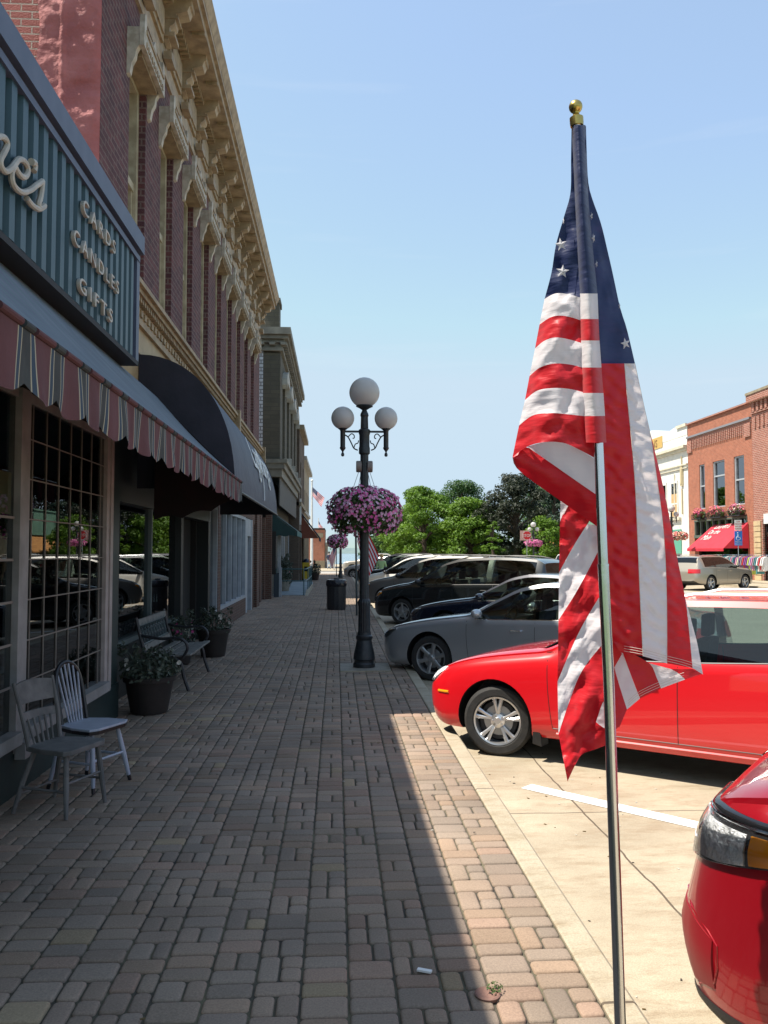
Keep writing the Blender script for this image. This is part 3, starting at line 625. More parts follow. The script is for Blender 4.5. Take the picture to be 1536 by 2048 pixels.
# low brick infill between the tall block and the stone building
M_brickr = MATS['red_brown_brick']
lo = thing('low_brick_shop', 'low dark brick shop squeezed between the tall purple block and grey stone one', 'shop', (-2.6, 29, 0))
b = MB(); b.box(-14, -2.75, 27.12, 30.98, 3.0, 5.3); b.box(-14, -3.0, 27.12, 30.98, 0, 3.0)
for yy in (27.12, 28.7, 30.4): b.box(-3.0, -2.62, yy, yy+.5, 0, 3.0)
b.build('wall', M_brickr, lo)
for y0_, y1_ in ((27.62, 28.7), (29.2, 30.4)):
    b = MB(); b.box(-2.9, -2.87, y0_, y1_, .6, 3.0); w_o = b.build('window', M_glass, lo)
    b = MB(); b.box(-2.95, -2.7, y0_, y1_, 0, .6); b.build('stall_riser', M_dark, lo)
# ================================================================ third building: grey stone with cornice
M_stone = brick('dark_olive_stone', (.095,.085,.06), (.075,.068,.05), (.06,.055,.045), w=.6, h=.16, ms=.012, bump=.5)
M_whbrick = brick('white_painted_brick', (.50,.52,.55), (.42,.44,.47), (.16,.16,.17), w=.42, h=.14, ms=.022, bump=.6)
M_greyst = mat('grey_stone_trim', (.22,.205,.165), .7, c2=(.14,.13,.105), scale=3, bump=.3, bscale=30)
M_pale = mat('pale_stone_cap', (.42,.41,.37), .7, c2=(.30,.29,.26), scale=4, bump=.3)
st3 = thing('stone_block', 'grey stone building with white painted brick side and heavy dentilled cornice', 'building', (-2.13, 37, 0))
Y3, Y3e, X3 = 31.0, 44.0, -2.13
b = MB(); b.box(-14, -2.78, Y3, Y3+.3, 0, 9.3); b.build('side_wall', M_whbrick, st3)
b = MB(); b.box(-2.78, X3, Y3, Y3+.3, 5.2, 9.25)
wy = [32.3+2.9*k for k in range(4)]; ed = [Y3+.3]+[v for y in wy for v in (y, y+1.5)]+[Y3e]
for i in range(0, len(ed), 2): b.box(X3-.4, X3, ed[i], ed[i+1], 5.2, 8.4)
b.box(X3-.4, X3, Y3+.3, Y3e, 8.4, 9.25); b.box(-14, X3-.41, Y3+.3, Y3e, 0, 9.6); b.build('facade_wall', M_stone, st3)
for y in wy:
    w = MB(); w.box(X3-.25, X3-.22, y, y+1.5, 5.2, 8.4); wo = w.build('window', M_glassup, st3)
    f = MB(); f.box(X3-.26, X3-.14, y, y+.1, 5.2, 8.4); f.box(X3-.26, X3-.14, y+1.4, y+1.5, 5.2, 8.4); f.box(X3-.26, X3-.16, y+.1, y+1.4, 6.8, 6.9); f.build('frame', mat('brown_frame', (.07,.045,.035), .5), wo)
    f = MB(); pr = [(y-.25,8.25),(y-.25,8.5),(y-.1,8.7),(y+.2,8.78),(y+.75,8.95),(y+1.3,8.78),(y+1.6,8.7),(y+1.75,8.5),(y+1.75,8.25),(y+1.6,8.1),(y+1.55,8.4),(y-.05,8.4),(y-.1,8.1)]
    f.prism(pr, X3, X3+.2, 'x'); f.build('hood', M_pale, wo)
b = MB(); b.box(-14, X3+.10, Y3-.12, Y3e, 9.3, 9.42); b.box(-14, X3+.16, Y3-.16, Y3e, 9.6, 9.72); b.box(-14, X3+.30, Y3-.30, Y3e+.1, 9.722, 9.86); b.box(-14, X3+.40, Y3-.42, Y3e+.2, 9.862, 10.12)
y = Y3-.1
b.box(-14, X3+.05, Y3-.05, Y3e-.01, 9.42, 9.6)
while y < Y3e: b.box(X3+.05, X3+.26, y, y+.22, 9.5, 9.6); y += .42
x = -8
while x < X3+.1: b.box(x, x+.22, Y3-.26, Y3-.05, 9.5, 9.6); x += .42
b.build('cornice', M_greyst, st3)
b = MB(); b.box(-3.0, X3+.28, Y3-.16, Y3e, 5.06, 5.2); b.box(-3.0, X3+.18, Y3-.1, Y3e, 4.85, 5.06); b.box(-3.0, X3+.08, Y3-.04, Y3e, 4.55, 4.85); b.build('ledge', M_greyst, st3)
for y in (33.4, 36.3, 39.2, 42.1): q = MB(); q.box(X3, X3+.3, y, y+.12, 5.2, 5.5); q.build('ledge_block', M_pale, st3)
b = MB(); b.box(-3.05, -2.3, Y3+1.5, Y3+2.4, 9.9, 11.6); b.box(-3.1, -2.25, Y3+1.45, Y3+2.45, 11.6, 11.8); b.build('chimney', M_stone, st3)
b = MB(); b.box(X3-.05, X3-.01, Y3+.3, Y3e, 3.5, 4.55); b.build('fascia', mat('grey_render', (.11,.105,.095), .8, c2=(.08,.077,.07), scale=3), st3)
b = MB(); b.box(-3.3, -3.02, Y3-.3, Y3, 0, 3.6); b.box(-2.62, -2.4, Y3-.3, Y3, 0, 3.6); b.build('brick_pier', M_brickr, st3)
b = MB(); b.box(-3.02, -2.62, Y3-.05, Y3-.02, 0, 3.6); b.box(-2.4, -2.25, Y3-.05, Y3-.02, .9, 2.5); b.build('dark_recess', M_dark, st3)
b = MB(); b.box(-2.4, -2.2, Y3+.9, Y3+1.0, 0, .93); b.build('base_panel', mat('slate_blue_base', (.03,.042,.055), .5), st3)
b = MB(); b.box(-2.27, -2.15, Y3+1.0, Y3+1.14, 0, 2.6); b.box(-2.2, -2.1, Y3+.95, Y3+1.05, 0, 1.15); b.build('post', MATS['pale_blue_white_trim'], st3)
for (ya, yb) in ((34.5, 36.3), (36.8, 38.4), (40.0, 43.6)):
    w = MB(); w.box(-2.62, -2.60, ya, yb, .7, 2.7); wo = w.build('window', M_glass, st3)
    f = MB(); f.box(-2.66, -2.5, ya-.18, ya, .3, 2.75); f.box(-2.66, -2.5, yb, yb+.1, .3, 2.75); f.box(-2.66, -2.52, ya, yb, .5, .7); f.build('frame', MATS['pale_blue_white_trim'], wo)
b = MB(); b.box(-2.9, -2.63, Y3+1.1, Y3e, 0, 3.5); b.build('recessed_wall', M_bgreen, st3)
ga = thing('green_awning', 'dark green sloping fabric awning at the foot of the grey stone building', 'awning', (-2.4, 33, 2.4))
M_grn = mat('dark_green_canvas', (.010,.035,.035), .8, c2=(.014,.045,.043), scale=4)
b = MB(); ga0, ga1 = 31.1, 35.2
b.prism([(-3.3,3.3),(-2.5,3.28),(-1.48,2.52),(-1.48,2.32),(-1.52,2.32),(-1.52,2.50),(-2.5,3.24),(-3.3,3.26)], ga0, ga1, 'y'); b.prism([(-3.3,3.25),(-2.5,3.23),(-1.53,2.5),(-1.53,2.33)]+[(-1.53-.2*i, 2.36 if i % 2 else 2.31) for i in range(1,9)], ga0, ga0+.02, 'y')
b.build('canopy', M_grn, ga)
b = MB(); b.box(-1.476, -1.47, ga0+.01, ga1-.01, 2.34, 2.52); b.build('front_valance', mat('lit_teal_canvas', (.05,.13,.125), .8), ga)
# ramp and railing
M_rail = mat('teal_rail_paint', (.035,.10,.115), .4, c2=(.05,.13,.14), scale=10)
rl = thing('ramp_railing', 'teal tube railing around the pale concrete ramp', 'railing', (-1.24, 33.2, 0))
b = MB()
for z in (1.05, .58): b.tube([(-2.45,33.2,z),(-1.28,33.2,z),(-1.2,33.35,z),(-1.2,40,z)], .022, 6)
b.build('rail', M_rail, rl, smooth=True)
for (x, y) in ((-1.3,33.2),(-2.4,33.2),(-1.2,35),(-1.2,36.7),(-1.2,38.3),(-1.2,40)): q = MB(); q.tube([(x,y,0),(x,y,1.05)], .022, 6); q.build('post', M_rail, rl)
b = MB(); b.prism([(33.25,.02),(39.5,.16),(44,.16),(44,-.02),(33.25,-.02)], -2.6, -1.25, 'x'); tag(b.build('ramp', mat('pale_blue_concrete', (.26,.31,.33), .8, c2=(.20,.24,.26), scale=2)), kind='structure')
b = MB(); b.prism([(33.0,0),(34.6,.16),(40.2,.16),(40.2,-.02),(33.0,-.02)], -1.245, -1.13, 'x'); tag(b.build('ramp_kerb', M_curb), kind='structure')

# fourth and fifth buildings
M_brown = brick('brown_brick', (.11,.075,.05), (.085,.06,.042), (.09,.075,.06))
M_buff = mat('buff_render', (.30,.25,.17), .8, c2=(.22,.18,.12), scale=3, bump=.3)
for nm, lab, xa, ya, yb, zt, mm in (('brown_shop_building', 'narrow dark brown brick building beyond the grey stone one', -2.0, 44.2, 51, 8.3, M_brown), ('buff_shop_building', 'buff rendered building last in the left row before the crossing', -2.1, 51, 63, 7.4, M_buff)):
    t = thing(nm, lab, 'building', (xa, (ya+yb)/2, 0)); b = MB(); b.box(-14, xa-.3, ya, yb, 0, zt)
    n_ = int((yb-ya)/2.4); ed = [ya]
    for k in range(n_): c_ = ya+(k+.5)*(yb-ya)/n_; ed += [c_-.5, c_+.5]
    ed += [yb]
    for i in range(0, len(ed), 2): b.box(xa-.3, xa, ed[i], ed[i+1], 4.4, zt-1.6)
    b.box(xa-.3, xa, ya, yb, zt-1.6, zt); b.box(xa-.3, xa, ya, yb, 2.9, 4.4)
    for k in range(n_+1): c_ = ya+k*(yb-ya)/n_; b.box(xa-.3, xa, max(ya, c_-.3), min(yb, c_+.3), 0, 2.9)
    b.build('wall', mm, t)
    b = MB(); b.box(xa-.3, xa+.25, ya-.05, yb+.05, zt, zt+.25); b.box(xa-.3, xa+.12, ya, yb, 4.2, 4.4); b.build('cornice', M_buff if mm != M_buff else M_pale, t)
    for i in range(1, len(ed)-1, 2): w = MB(); w.box(xa-.2, xa-.17, ed[i], ed[i+1], 4.4, zt-1.6); w.build('window', M_glassup, t)
    for k in range(n_): c0 = ya+k*(yb-ya)/n_+.3; c1 = ya+(k+1)*(yb-ya)/n_-.3; w = MB(); w.box(xa-.2, xa-.17, c0, c1, .5, 2.9); w.build('shop_window', M_glass, t); w = MB(); w.box(xa-.25, xa-.1, c0, c1, 0, .5); w.build('stall_riser', M_bgreen, t)
b = MB(); b.box(-1.99, -1.90, 44.6, 44.7, 3.2, 4.6); tag(b.build('blade_sign', M_white), 'thin white vertical sign on the corner of the brown brick building', 'sign')
da = thing('dark_awning', 'black awning with rust red underside far along the left sidewalk', 'awning', (-2, 50, 2.5))
b = MB(); b.prism([(-2.0,3.95),(-.95,2.55),(-.95,2.35),(-1.0,2.35),(-1.0,2.5),(-2.0,3.85)], 47.2, 50.8, 'y'); b.build('canopy', M_blk, da)
b = MB(); b.prism([(-2.0,3.8),(-1.02,2.5),(-2.0,2.5)], 47.25, 47.3, 'y'); b.build('end_panel', mat('rust_canvas', (.16,.05,.03), .9), da)
# far end of the street
rb = thing('red_brick_building', 'low red brick building with white panels at the far end of the sidewalk', 'building', (-2, 92, 0))
M_fbrick = brick('far_red_brick', (.42,.13,.07), (.36,.11,.06), (.40,.25,.18))
b = MB(); b.box(-9, -1.3, 90, 100, -.1, 4.1); b.build('wall', M_fbrick, rb)
b = MB(); b.box(-9, -1.28, 89.95, 100, 4.1, 4.3); b.build('coping', mat('dark_coping', (.05,.03,.025), .7), rb)
b = MB(); b.box(-2.15, -1.45, 89.9, 89.97, 3.25, 3.75); b.build('stone_panel', M_buff, rb); b = MB(); b.box(-2.3, -1.27, 89.93, 90, -.1, .75); b.build('plinth', M_buff, rb)
pt = thing('entrance_canopy', 'pale flat concrete canopy on pillars beside the red brick building', 'canopy', (-.3, 93, 0))
b = MB(); b.box(-1.25, .7, 91.5, 97, 2.35, 2.75); b.build('slab', M_pale, pt)
for x in (-1.1, .45): q = MB(); q.box(x-.14, x+.14, 92, 92.3, -.1, 2.35); q.build('pillar', M_pale, pt)

# ================================================================ right-hand row across the street
XR = 25.6
M_rb = brick('orange_red_brick', (.36,.115,.062), (.29,.09,.05), (.38,.23,.16), w=.23, h=.09)
M_rb2 = brick('ruddy_brick', (.32,.105,.07), (.24,.075,.052), (.42,.29,.23), w=.30, h=.11, ms=.018)
M_wh = mat('cream_white_render', (.74,.73,.68), .7, c2=(.64,.63,.58), scale=2, bump=.15)
def PXr(px, py): return PX(px, py, XR)
rbk = thing('orange_brick_building', 'two storey orange brick building with three flower boxed windows and a red awning', 'building', (XR, 53, 0))
ya, yb = 49.3, 58.6                                          # near and far ends
def yz(px, py): q = PXr(px, py); return q.y, q.z
wins = [((1398,917),(1410,982)), ((1425,905),(1450,975)), ((1467,890),(1489,965))]
W3 = []
for (a, c_) in wins:
    y1_, zt = yz(*a); y0_, zb = yz(*c_); W3.append((y0_, y1_, zb, zt))
W3.sort(); zb_, zt_ = 4.72, 7.85
b = MB(); ed = [ya]
for w_ in W3: ed += [w_[0], w_[1]]
ed += [yb]
for i in range(0, len(ed), 2): b.box(XR, XR+.3, ed[i], ed[i+1], zb_, zt_)
b.box(XR, XR+.3, ya, yb, zt_, 10.95); b.box(XR, XR+.3, ya, yb, 3.95, zb_); b.box(XR, XR+.3, ya, ya+.75, 0, 3.95); b.box(XR, XR+.3, yb-.9, yb, 0, 3.95)
b.box(XR+.3, XR+12, ya, yb, 0, 10.6); b.build('wall', M_rb, rbk)
b = MB(); b.box(XR-.14, XR+.32, ya, yb, 10.95, 11.05); b.box(XR-.05, XR, ya, yb, 9.75, 9.95); b.box(XR-.10, XR, ya+.05, ya+.85, 8.9, 9.75); b.box(XR-.10, XR, yb-.8, yb-.05, 8.9, 9.75)
y = ya+.95
while y < yb-1: b.box(XR-.09, XR, y, y+.13, 9.1, 9.75); y += .26
b.build('corbel_table', M_rb2, rbk)
b = MB(); b.box(XR-.16, XR-.01, ya+.02, yb-.02, 9.95, 10.08); b.build('lead_flashing', mat('lead_grey', (.20,.20,.22), .5), rbk)
fl_cols = [(.70,.12,.16), (.75,.25,.35), (.80,.70,.65)]
M_leafd = mat('planter_leaf', (.045,.085,.02), .6, c2=(.08,.13,.03), scale=30, trans=.3)
def leafy(b, c, rx, ry, rz, n, s, mi=0, rnd=random.Random(3), up=.3, shell=.6):
    for _ in range(n):
        while True:
            q = Vector((rnd.uniform(-1,1), rnd.uniform(-1,1), rnd.uniform(-1,1)))
            if shell < q.length < 1 or (shell*.6 < q.length < 1 and rnd.random() < .25): break
        p = Vector((c[0]+q.x*rx, c[1]+q.y*ry, c[2]+q.z*rz)); nn = (q+Vector((rnd.uniform(-1,1), rnd.uniform(-1,1), rnd.uniform(-.5,1)+up))).normalized()
        t = nn.orthogonal().normalized(); a = rnd.uniform(0, 6.28); t = Matrix.Rotation(a, 3, nn) @ t; u = nn.cross(t); ss = s*rnd.uniform(.6, 1.3)
        m_ = mi if isinstance(mi, int) else mi[int(rnd.random()*len(mi))]
        b.add([p-t*ss, p-u*ss*.5+nn*ss*.15, p+t*ss, p+u*ss*.5+nn*ss*.15], [(0,1,2,3)], m_)
M_pink = mat('pink_bloom', (.62,.10,.30), .6, trans=.3); M_rosy = mat('rosy_bloom', (.75,.20,.22), .6, trans=.3); M_wblo = mat('white_bloom', (.78,.74,.66), .6, trans=.3)
for i, w_ in enumerate(W3):
    w = MB(); w.box(XR+.16, XR+.19, w_[0], w_[1], zb_, zt_); wo = w.build('window', M_glassup, rbk)
    f = MB()
    for (p0, p1) in ((w_[0], w_[0]+.1), (w_[1]-.1, w_[1])): f.box(XR+.06, XR+.2, p0, p1, zb_, zt_)
    zm = zb_+(zt_-zb_)*(.66 if i == 1 else .5); f.box(XR+.06, XR+.2, w_[0]+.1, w_[1]-.1, zm, zm+.1); f.box(XR+.06, XR+.2, w_[0]+.1, w_[1]-.1, zt_-.1, zt_); f.box(XR+.06, XR+.2, w_[0]+.1, w_[1]-.1, zb_, zb_+.08); f.build('frame', MATS['pale_blue_white_trim'], wo)
    lab = ['nearest white and pink flower box on the orange brick building', 'middle flower box, wide and pink, on the orange brick building', 'farthest small flower box on the orange brick building'][i]
    fb = thing('window_box', lab, 'flower box', (XR-.25, (w_[0]+w_[1])/2, 4.1), 'window boxes on the orange brick building')
    p0, p1 = w_[0]-.25, w_[1]+.3; q = MB()
    q.box(XR-.5, XR-.02, p0, p1, 3.98, 4.04); q.box(XR-.5, XR-.46, p0, p1, 4.3, 4.34); k = p0
    while k < p1: q.box(XR-.49, XR-.47, k, k+.03, 4.0, 4.34); k += .14
    q.build('iron_basket', M_black, fb)
    q = MB(); leafy(q, (XR-.27, (p0+p1)/2, 4.32), .30, (p1-p0)/2, .38, 420, .09); q.build('foliage', M_leafd, fb, fix=False)
    q = MB(); leafy(q, (XR-.3, (p0+p1)/2, 4.45), .32, (p1-p0)/2, .38, 260, .08, mi=[0,0,1] if i else [1,0,2]); q.build('flowers', [M_rosy, M_pink, M_wblo], fb, fix=False)
b = MB(); p0, p1 = ya+.85, yb-1.0; b.box(XR+.12, XR+.2, p0, p1, 2.75, 3.95); wo = b.build('transom_window', M_glassup, rbk)
f = MB(); k = 0
while k <= 8: yy = p0+(p1-p0)*k/8; f.box(XR-.02, XR+.11, yy-.08, yy+.08, 2.9, 3.85); k += 1
f.box(XR-.04, XR+.11, p0-.1, p1+.1, 3.85, 3.97); f.box(XR-.06, XR+.11, p0-.1, p1+.1, 2.7, 2.9); f.build('frame', mat('dark_green_grey_frame', (.09,.11,.09), .5), wo)
b = MB(); b.box(XR+.25, XR+.3, p0, p1, 0, 2.75); b.build('shop_window', glass('dim_glass', (.1,.1,.1), 1.5, .8), rbk)
# red awning with lettering
ra = thing('red_awning', 'bright red sloping awning with white lettering over the clothes racks', 'awning', (XR, 53, 2.6))
M_red = mat('red_canvas', (.62,.035,.06), .7, c2=(.55,.03,.05), scale=3, trans=.2)
pA = PXr(1445,1047); pB = PXr(1500,1042)
y0r, y1r = 49.9, 54.6; tz, bz, ox = 3.55, 1.95, XR-1.7
b = MB(); b.add([(XR-.05,y0r,tz),(XR-.05,y1r,tz),(ox,y1r+.5,bz),(ox,y0r-.1,bz),(XR-.05,y1r+.5,bz),(XR-.05,y0r-.1,bz)], [(0,3,2,1),(1,2,4),(0,5,3)]); b.box(ox-.01, ox+.01, y0r-.1, y1r+.5, bz-.18, bz-.002); b.build('canopy', M_red, ra, fix=False)
sl = Vector((ox-(XR-.05), 0, bz-tz)).normalized()
for s_, v, sz, ys in (('Lauren\'s', .45, .62, 53.9), ('On the', .95, .55, 54.1), ('Main', 1.5, .66, 54.3)):
    o_ = Vector((XR-.05, ys, tz))+sl*v+Vector((-.02,0,.03)); text(s_, sz, M_white, ra, o_, (0,-1,0), -sl, ext=.003, name='awning_lettering', shear=.3)
# ruddy brick building at the right edge
rr = thing('ruddy_brick_building', 'ruddy brick building with pale stone quoins cut by the right frame edge', 'building', (XR, 44, 0))
b = MB(); b.box(XR-.02, XR+12, 38, 49.25, 3.7, 10.9); b.box(XR-.02, XR+.4, 48.2, 49.25, 0, 3.7); b.box(XR+.4, XR+12, 38, 49.25, 0, 3.7); b.build('wall', M_rb2, rr)
b = MB(); b.box(XR-.35, XR+1, 38, 49.28, 10.9, 11.35); y = 38.2; b.box(XR-.12, XR-.02, 38, 49.2, 10.2, 10.3)
while y < 49: b.box(XR-.16, XR-.02, y, y+.25, 10.3, 10.9); b.box(XR-.10, XR-.02, y, y+.2, 9.3, 10.0); y += .5
b.build('corbel_table', M_rb2, rr)
b = MB(); b.box(XR-.4, XR+1, 38, 49.3, 11.352, 11.5); b.build('coping', M_buff, rr)
b = MB(); z = 0
while z < 3.6: b.box(XR-.1, XR-.02, 48.35, 49.15, z+.01, z+.30); z += .33
b.build('quoins', mat('sandstone', (.55,.42,.24), .8, c2=(.45,.34,.2), scale=3, bump=.3), rr)
b = MB(); b.box(XR-.12, XR-.02, 38, 47.9, 3.4, 4.0); b.build('sign_band', M_white, rr)
b = MB(); b.box(XR+.1, XR+.2, 38, 48.2, 0, 3.4); b.build('shop_window', M_glass, rr)
w = MB(); w.box(XR-.06, XR-.03, 44.9, 46.35, 5.0, 8.1); wo = w.build('window', M_glassup, rr); f = MB(); f.box(XR-.12, XR-.061, 46.25, 46.4, 5.0, 8.1); f.box(XR-.12, XR-.061, 44.85, 44.95, 5.0, 8.1); f.box(XR-.11, XR-.061, 44.95, 46.25, 6.5, 6.6); f.build('frame', M_white, wo)
# white building with name plate
wb = thing('white_building', 'cream white two storey building with a name plate in its gable parapet', 'building', (XR, 63, 0))
b = MB(); b.box(XR, XR+14, 58.65, 69.8, 0, 10.3); b.prism([(58.65,10.3),(69.8,10.3),(69.8,10.8),(68.8,10.85),(65.5,11.6),(61.8,11.0),(61.0,11.12),(58.65,11.1)], XR-.02, XR+.5, 'x'); b.build('wall', M_wh, wb)
b = MB(); b.box(XR-.35, XR-.02, 58.6, 69.8, 9.35, 9.55); b.box(XR-.2, XR-.02, 58.6, 69.8, 9.15, 9.35); b.box(XR-.12, XR-.02, 58.65, 69.8, 8.1, 8.2); b.box(XR-.1, XR-.02, 58.65, 69.8, 7.85, 7.92)
for (y0_, y1_) in ((58.65,60.4),): b.box(XR-.14, XR-.02, y0_, y1_, 10.95, 11.15)
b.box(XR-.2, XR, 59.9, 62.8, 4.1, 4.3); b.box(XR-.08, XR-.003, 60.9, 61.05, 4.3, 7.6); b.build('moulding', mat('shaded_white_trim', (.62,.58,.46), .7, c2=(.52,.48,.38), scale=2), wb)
b = MB(); b.box(XR-.05, XR-.021, 63.2, 67.9, 9.95, 10.85); np_ = b.build('name_plate', mat('ochre_plate', (.50,.33,.10), .7), wb)
text('STEVENS', .84, mat('brown_letter', (.22,.13,.05), .7), wb, (XR-.06, 67.7, 10.1), (0,-1,0), (0,0,1), ext=.02, name='name_letters', spacing=1.1)
for (p0, p1) in (((1343,922),(1355,975)), ((1325,925),(1333,976)), ((1305,930),(1315,978))):
    q0 = PXr(*p0); q1 = PXr(*p1); w = MB(); w.box(XR-.02, XR-.005, q1.y, q0.y, 4.4, 6.9); wo = w.build('window', M_glassup, wb)
    f = MB(); f.box(XR-.07, XR-.021, q1.y-.12, q1.y, 4.3, 7.1); f.box(XR-.07, XR-.021, q0.y, q0.y+.12, 4.3, 7.1); f.box(XR-.07, XR-.021, q1.y, q0.y, 6.9, 7.1); f.box(XR-.07, XR-.021, q1.y, q0.y, 5.3, 5.4); f.build('frame', M_wh, wo)
    if p0[0] == 1343: f = MB(); f.box(XR-.05, XR-.021, q1.y, q0.y, 4.4, 6.1); f.build('board', mat('plywood', (.55,.36,.17), .8, c2=(.47,.3,.14), scale=5), wo)
b = MB(); b.box(XR-.12, XR-.02, 59.4, 59.8, 6.6, 8.0); b.box(XR-.16, XR-.12, 59.48, 59.72, 6.75, 7.85); b.tube([(XR-.07,59.6,4.5),(XR-.07,59.6,6.4)], .05, 6); b.tube([(XR-.07,59.6,8.0),(XR-.07,59.6,8.8)], .05, 6); b.build('wall_ornament', mat('tan_ornament', (.50,.42,.26), .7), wb)
b = MB(); b.box(XR-.06, XR-.02, 59.9, 63.4, 1.6, 3.4); b.build('green_panel', mat('sea_green_panel', (.10,.33,.24), .6), wb)
b = MB(); b.box(XR-.06, XR-.02, 60.2, 62.6, 0, 1.5); b.build('door', mat('dim_door', (.05,.05,.04), .5), wb)
# green-fronted building far right
gb = thing('green_front_building', 'far building with green sign front above an orange shingled awning', 'building', (XR, 90, 0))
b = MB(); b.box(XR, XR+12, 79.5, 98, 0, 3.9); b.build('wall', M_buff, gb)
b = MB(); b.box(XR-.3, XR, 79.5, 98, 3.4, 5.9); b.box(XR-.4, XR, 79.5, 98.1, 5.85, 6.0); b.build('sign_front', mat('sage_green_board', (.18,.33,.24), .6, c2=(.14,.27,.2), scale=2), gb)
text('Bar & Grill', 1.15, M_wh, gb, (XR-.33, 96.3, 4.1), (0,-1,0), (0,0,1), ext=.01, name='sign_lettering')
b = MB(); b.prism([(XR-.05,3.4),(XR-1.6,1.75),(XR-1.6,1.65),(XR-.05,1.65)], 80, 97.5, 'y'); b.build('shingle_awning', brick('orange_shingle', (.55,.27,.08), (.45,.2,.06), (.25,.12,.05), w=.4, h=.18), gb)
b = MB(); 
for y in (82, 86, 90, 94, 97): b.box(XR-1.5, XR-1.3, y, y+.2, 0, 1.65)
b.build('pillar', M_buff, gb)

# ================================================================ trees
M_trunk = mat('bark', (.09,.065,.045), .95, c2=(.05,.038,.028), scale=6, bump=.8, bscale=12, dist=.05)
def lm(n, c, d): return mat(n, c, .55, c2=d, scale=1.2, trans=.42)
LG = [lm('leaf_bright', (.12,.23,.015), (.085,.17,.012)), lm('leaf_lime', (.17,.29,.025), (.11,.21,.02))]
LM = [lm('leaf_mid', (.045,.105,.025), (.03,.075,.02)), lm('leaf_mid_light', (.07,.15,.035), (.05,.11,.03))]
LD = [lm('leaf_dark', (.024,.036,.018), (.015,.024,.013)), lm('leaf_dark_light', (.05,.06,.032), (.035,.045,.025))]
LS = [lm('leaf_spruce', (.03,.06,.035), (.02,.04,.025)), lm('leaf_spruce_light', (.06,.10,.06), (.045,.08,.05))]
def tree(name, label, base, H_, Rr, mats, n=9000, ls=.17, cone=False, seed=1, lowf=.05, clumps=90):
    rnd = random.Random(seed); t = thing(name, label, 'tree', base, 'trees in the park beyond the crossing'); bx, by, bz = base
    b = MB(); tr = .035*H_; b.tube([(bx,by,bz-.1),(bx+.05,by,bz+H_*.25),(bx-.08,by,bz+H_*.5),(bx,by,bz+H_*.85)], [tr*1.2, tr*.85, tr*.6, tr*.12], 10)
    cl = []
    for i in range(clumps):
        a = rnd.uniform(0, 6.283); u = rnd.random()
        if cone:
            z = lowf+(1-lowf)*u; rad = Rr*(1-u)**.8*(.65+.45*rnd.random())+.15; cr_ = Rr*(.16+.18*(1-u))
        else:
            z = lowf+(1-lowf)*(u**.85); s_ = (z-lowf)/(1-lowf); prof = math.sin(math.pi*min(.97, .16+.80*s_))**.62; rad = Rr*prof*(.45+.6*rnd.random()); cr_ = Rr*rnd.uniform(.18, .34)
            z = lowf+(z-lowf)*.90+.04*rnd.random()
        c = Vector((bx+rad*math.cos(a), by+rad*math.sin(a), bz+z*H_)); cl.append((c, cr_))
        if i % 3 == 0:
            s0 = Vector((bx, by, bz+H_*max(.15, z*.7))); b.tube([s0, (s0+c)/2+Vector((0,0,.2)), c], [tr*.4, tr*.25, tr*.08], 5)
    b.build('trunk', M_trunk, t, smooth=True)
    q = MB(); per = n//clumps
    for (c, r_) in cl:
        mi = 0 if rnd.random() < .55 else 1
        leafy(q, c, r_, r_, r_*(.62 if not cone else .42), per, ls, mi=[mi, mi, mi, 1-mi], rnd=rnd, shell=.5, up=.5)
    q.build('crown', mats, t, fix=False); return t
def tp(px, Y): return (P(px, 1103, Y).x, Y, 0)
T = [(848, 88, 8.9, 3.5, LG, 'tall bright green tree at the left of the park'), (815, 96, 7.2, 3.2, LG, 'bright green tree behind the pink hanging basket side of the park'), (925, 112, 11.8, 5.0, LM, 'tall mid green tree behind the two bright green ones'),
     (940, 86, 7.5, 3.3, LG, 'round lime green tree in the middle of the park'), (1032, 84, 10.1, 3.7, LD, 'tall dark purplish green tree, the darkest in the park'), (783, 118, 5.0, 3.8, LM, 'low grey green tree at the far left edge of the park'), (1085, 100, 10.2, 3.4, LM, 'mid green tree just right of the dark one')]
for i, (px, Y, H_, Rr, mm, lab) in enumerate(T): tree('park_tree', lab, tp(px, Y), H_, Rr, mm, n=18000, seed=20+i, ls=.16)
tree('park_tree', 'small young bright green tree in front of the dark one', tp(986, 76), 4.6, 1.1, LG, n=3200, ls=.12, cone=True, seed=41, clumps=30)
tree('park_tree', 'bright green leafy tree behind the distant triple lamp', tp(1088, 80), 5.2, 2.2, LG, n=6000, seed=42, ls=.14)
tree('spruce_tree', 'blue green spruce rising behind the green sign front', tp(1112, 92), 9.6, 3.6, LS, n=9000, cone=True, seed=43, clumps=90, ls=.15)
tree('park_tree', 'dark tree mostly hidden behind the large flag', tp(1180, 104), 9.4, 4.2, LD, n=6000, seed=44)
b = MB(); b.box(2, 60, 119, 120, -.1, .1)
tag(b.build('park_edge', M_grass), kind='structure')
b = MB(); leafy(b, (19, 121, 1.2), 16, 2, 1.9, 9000, .25, shell=0); tag(b.build('shrub_mass', LM, fix=False), 'low mass of shrubs closing the view under the park trees', 'shrubs', kind='stuff')

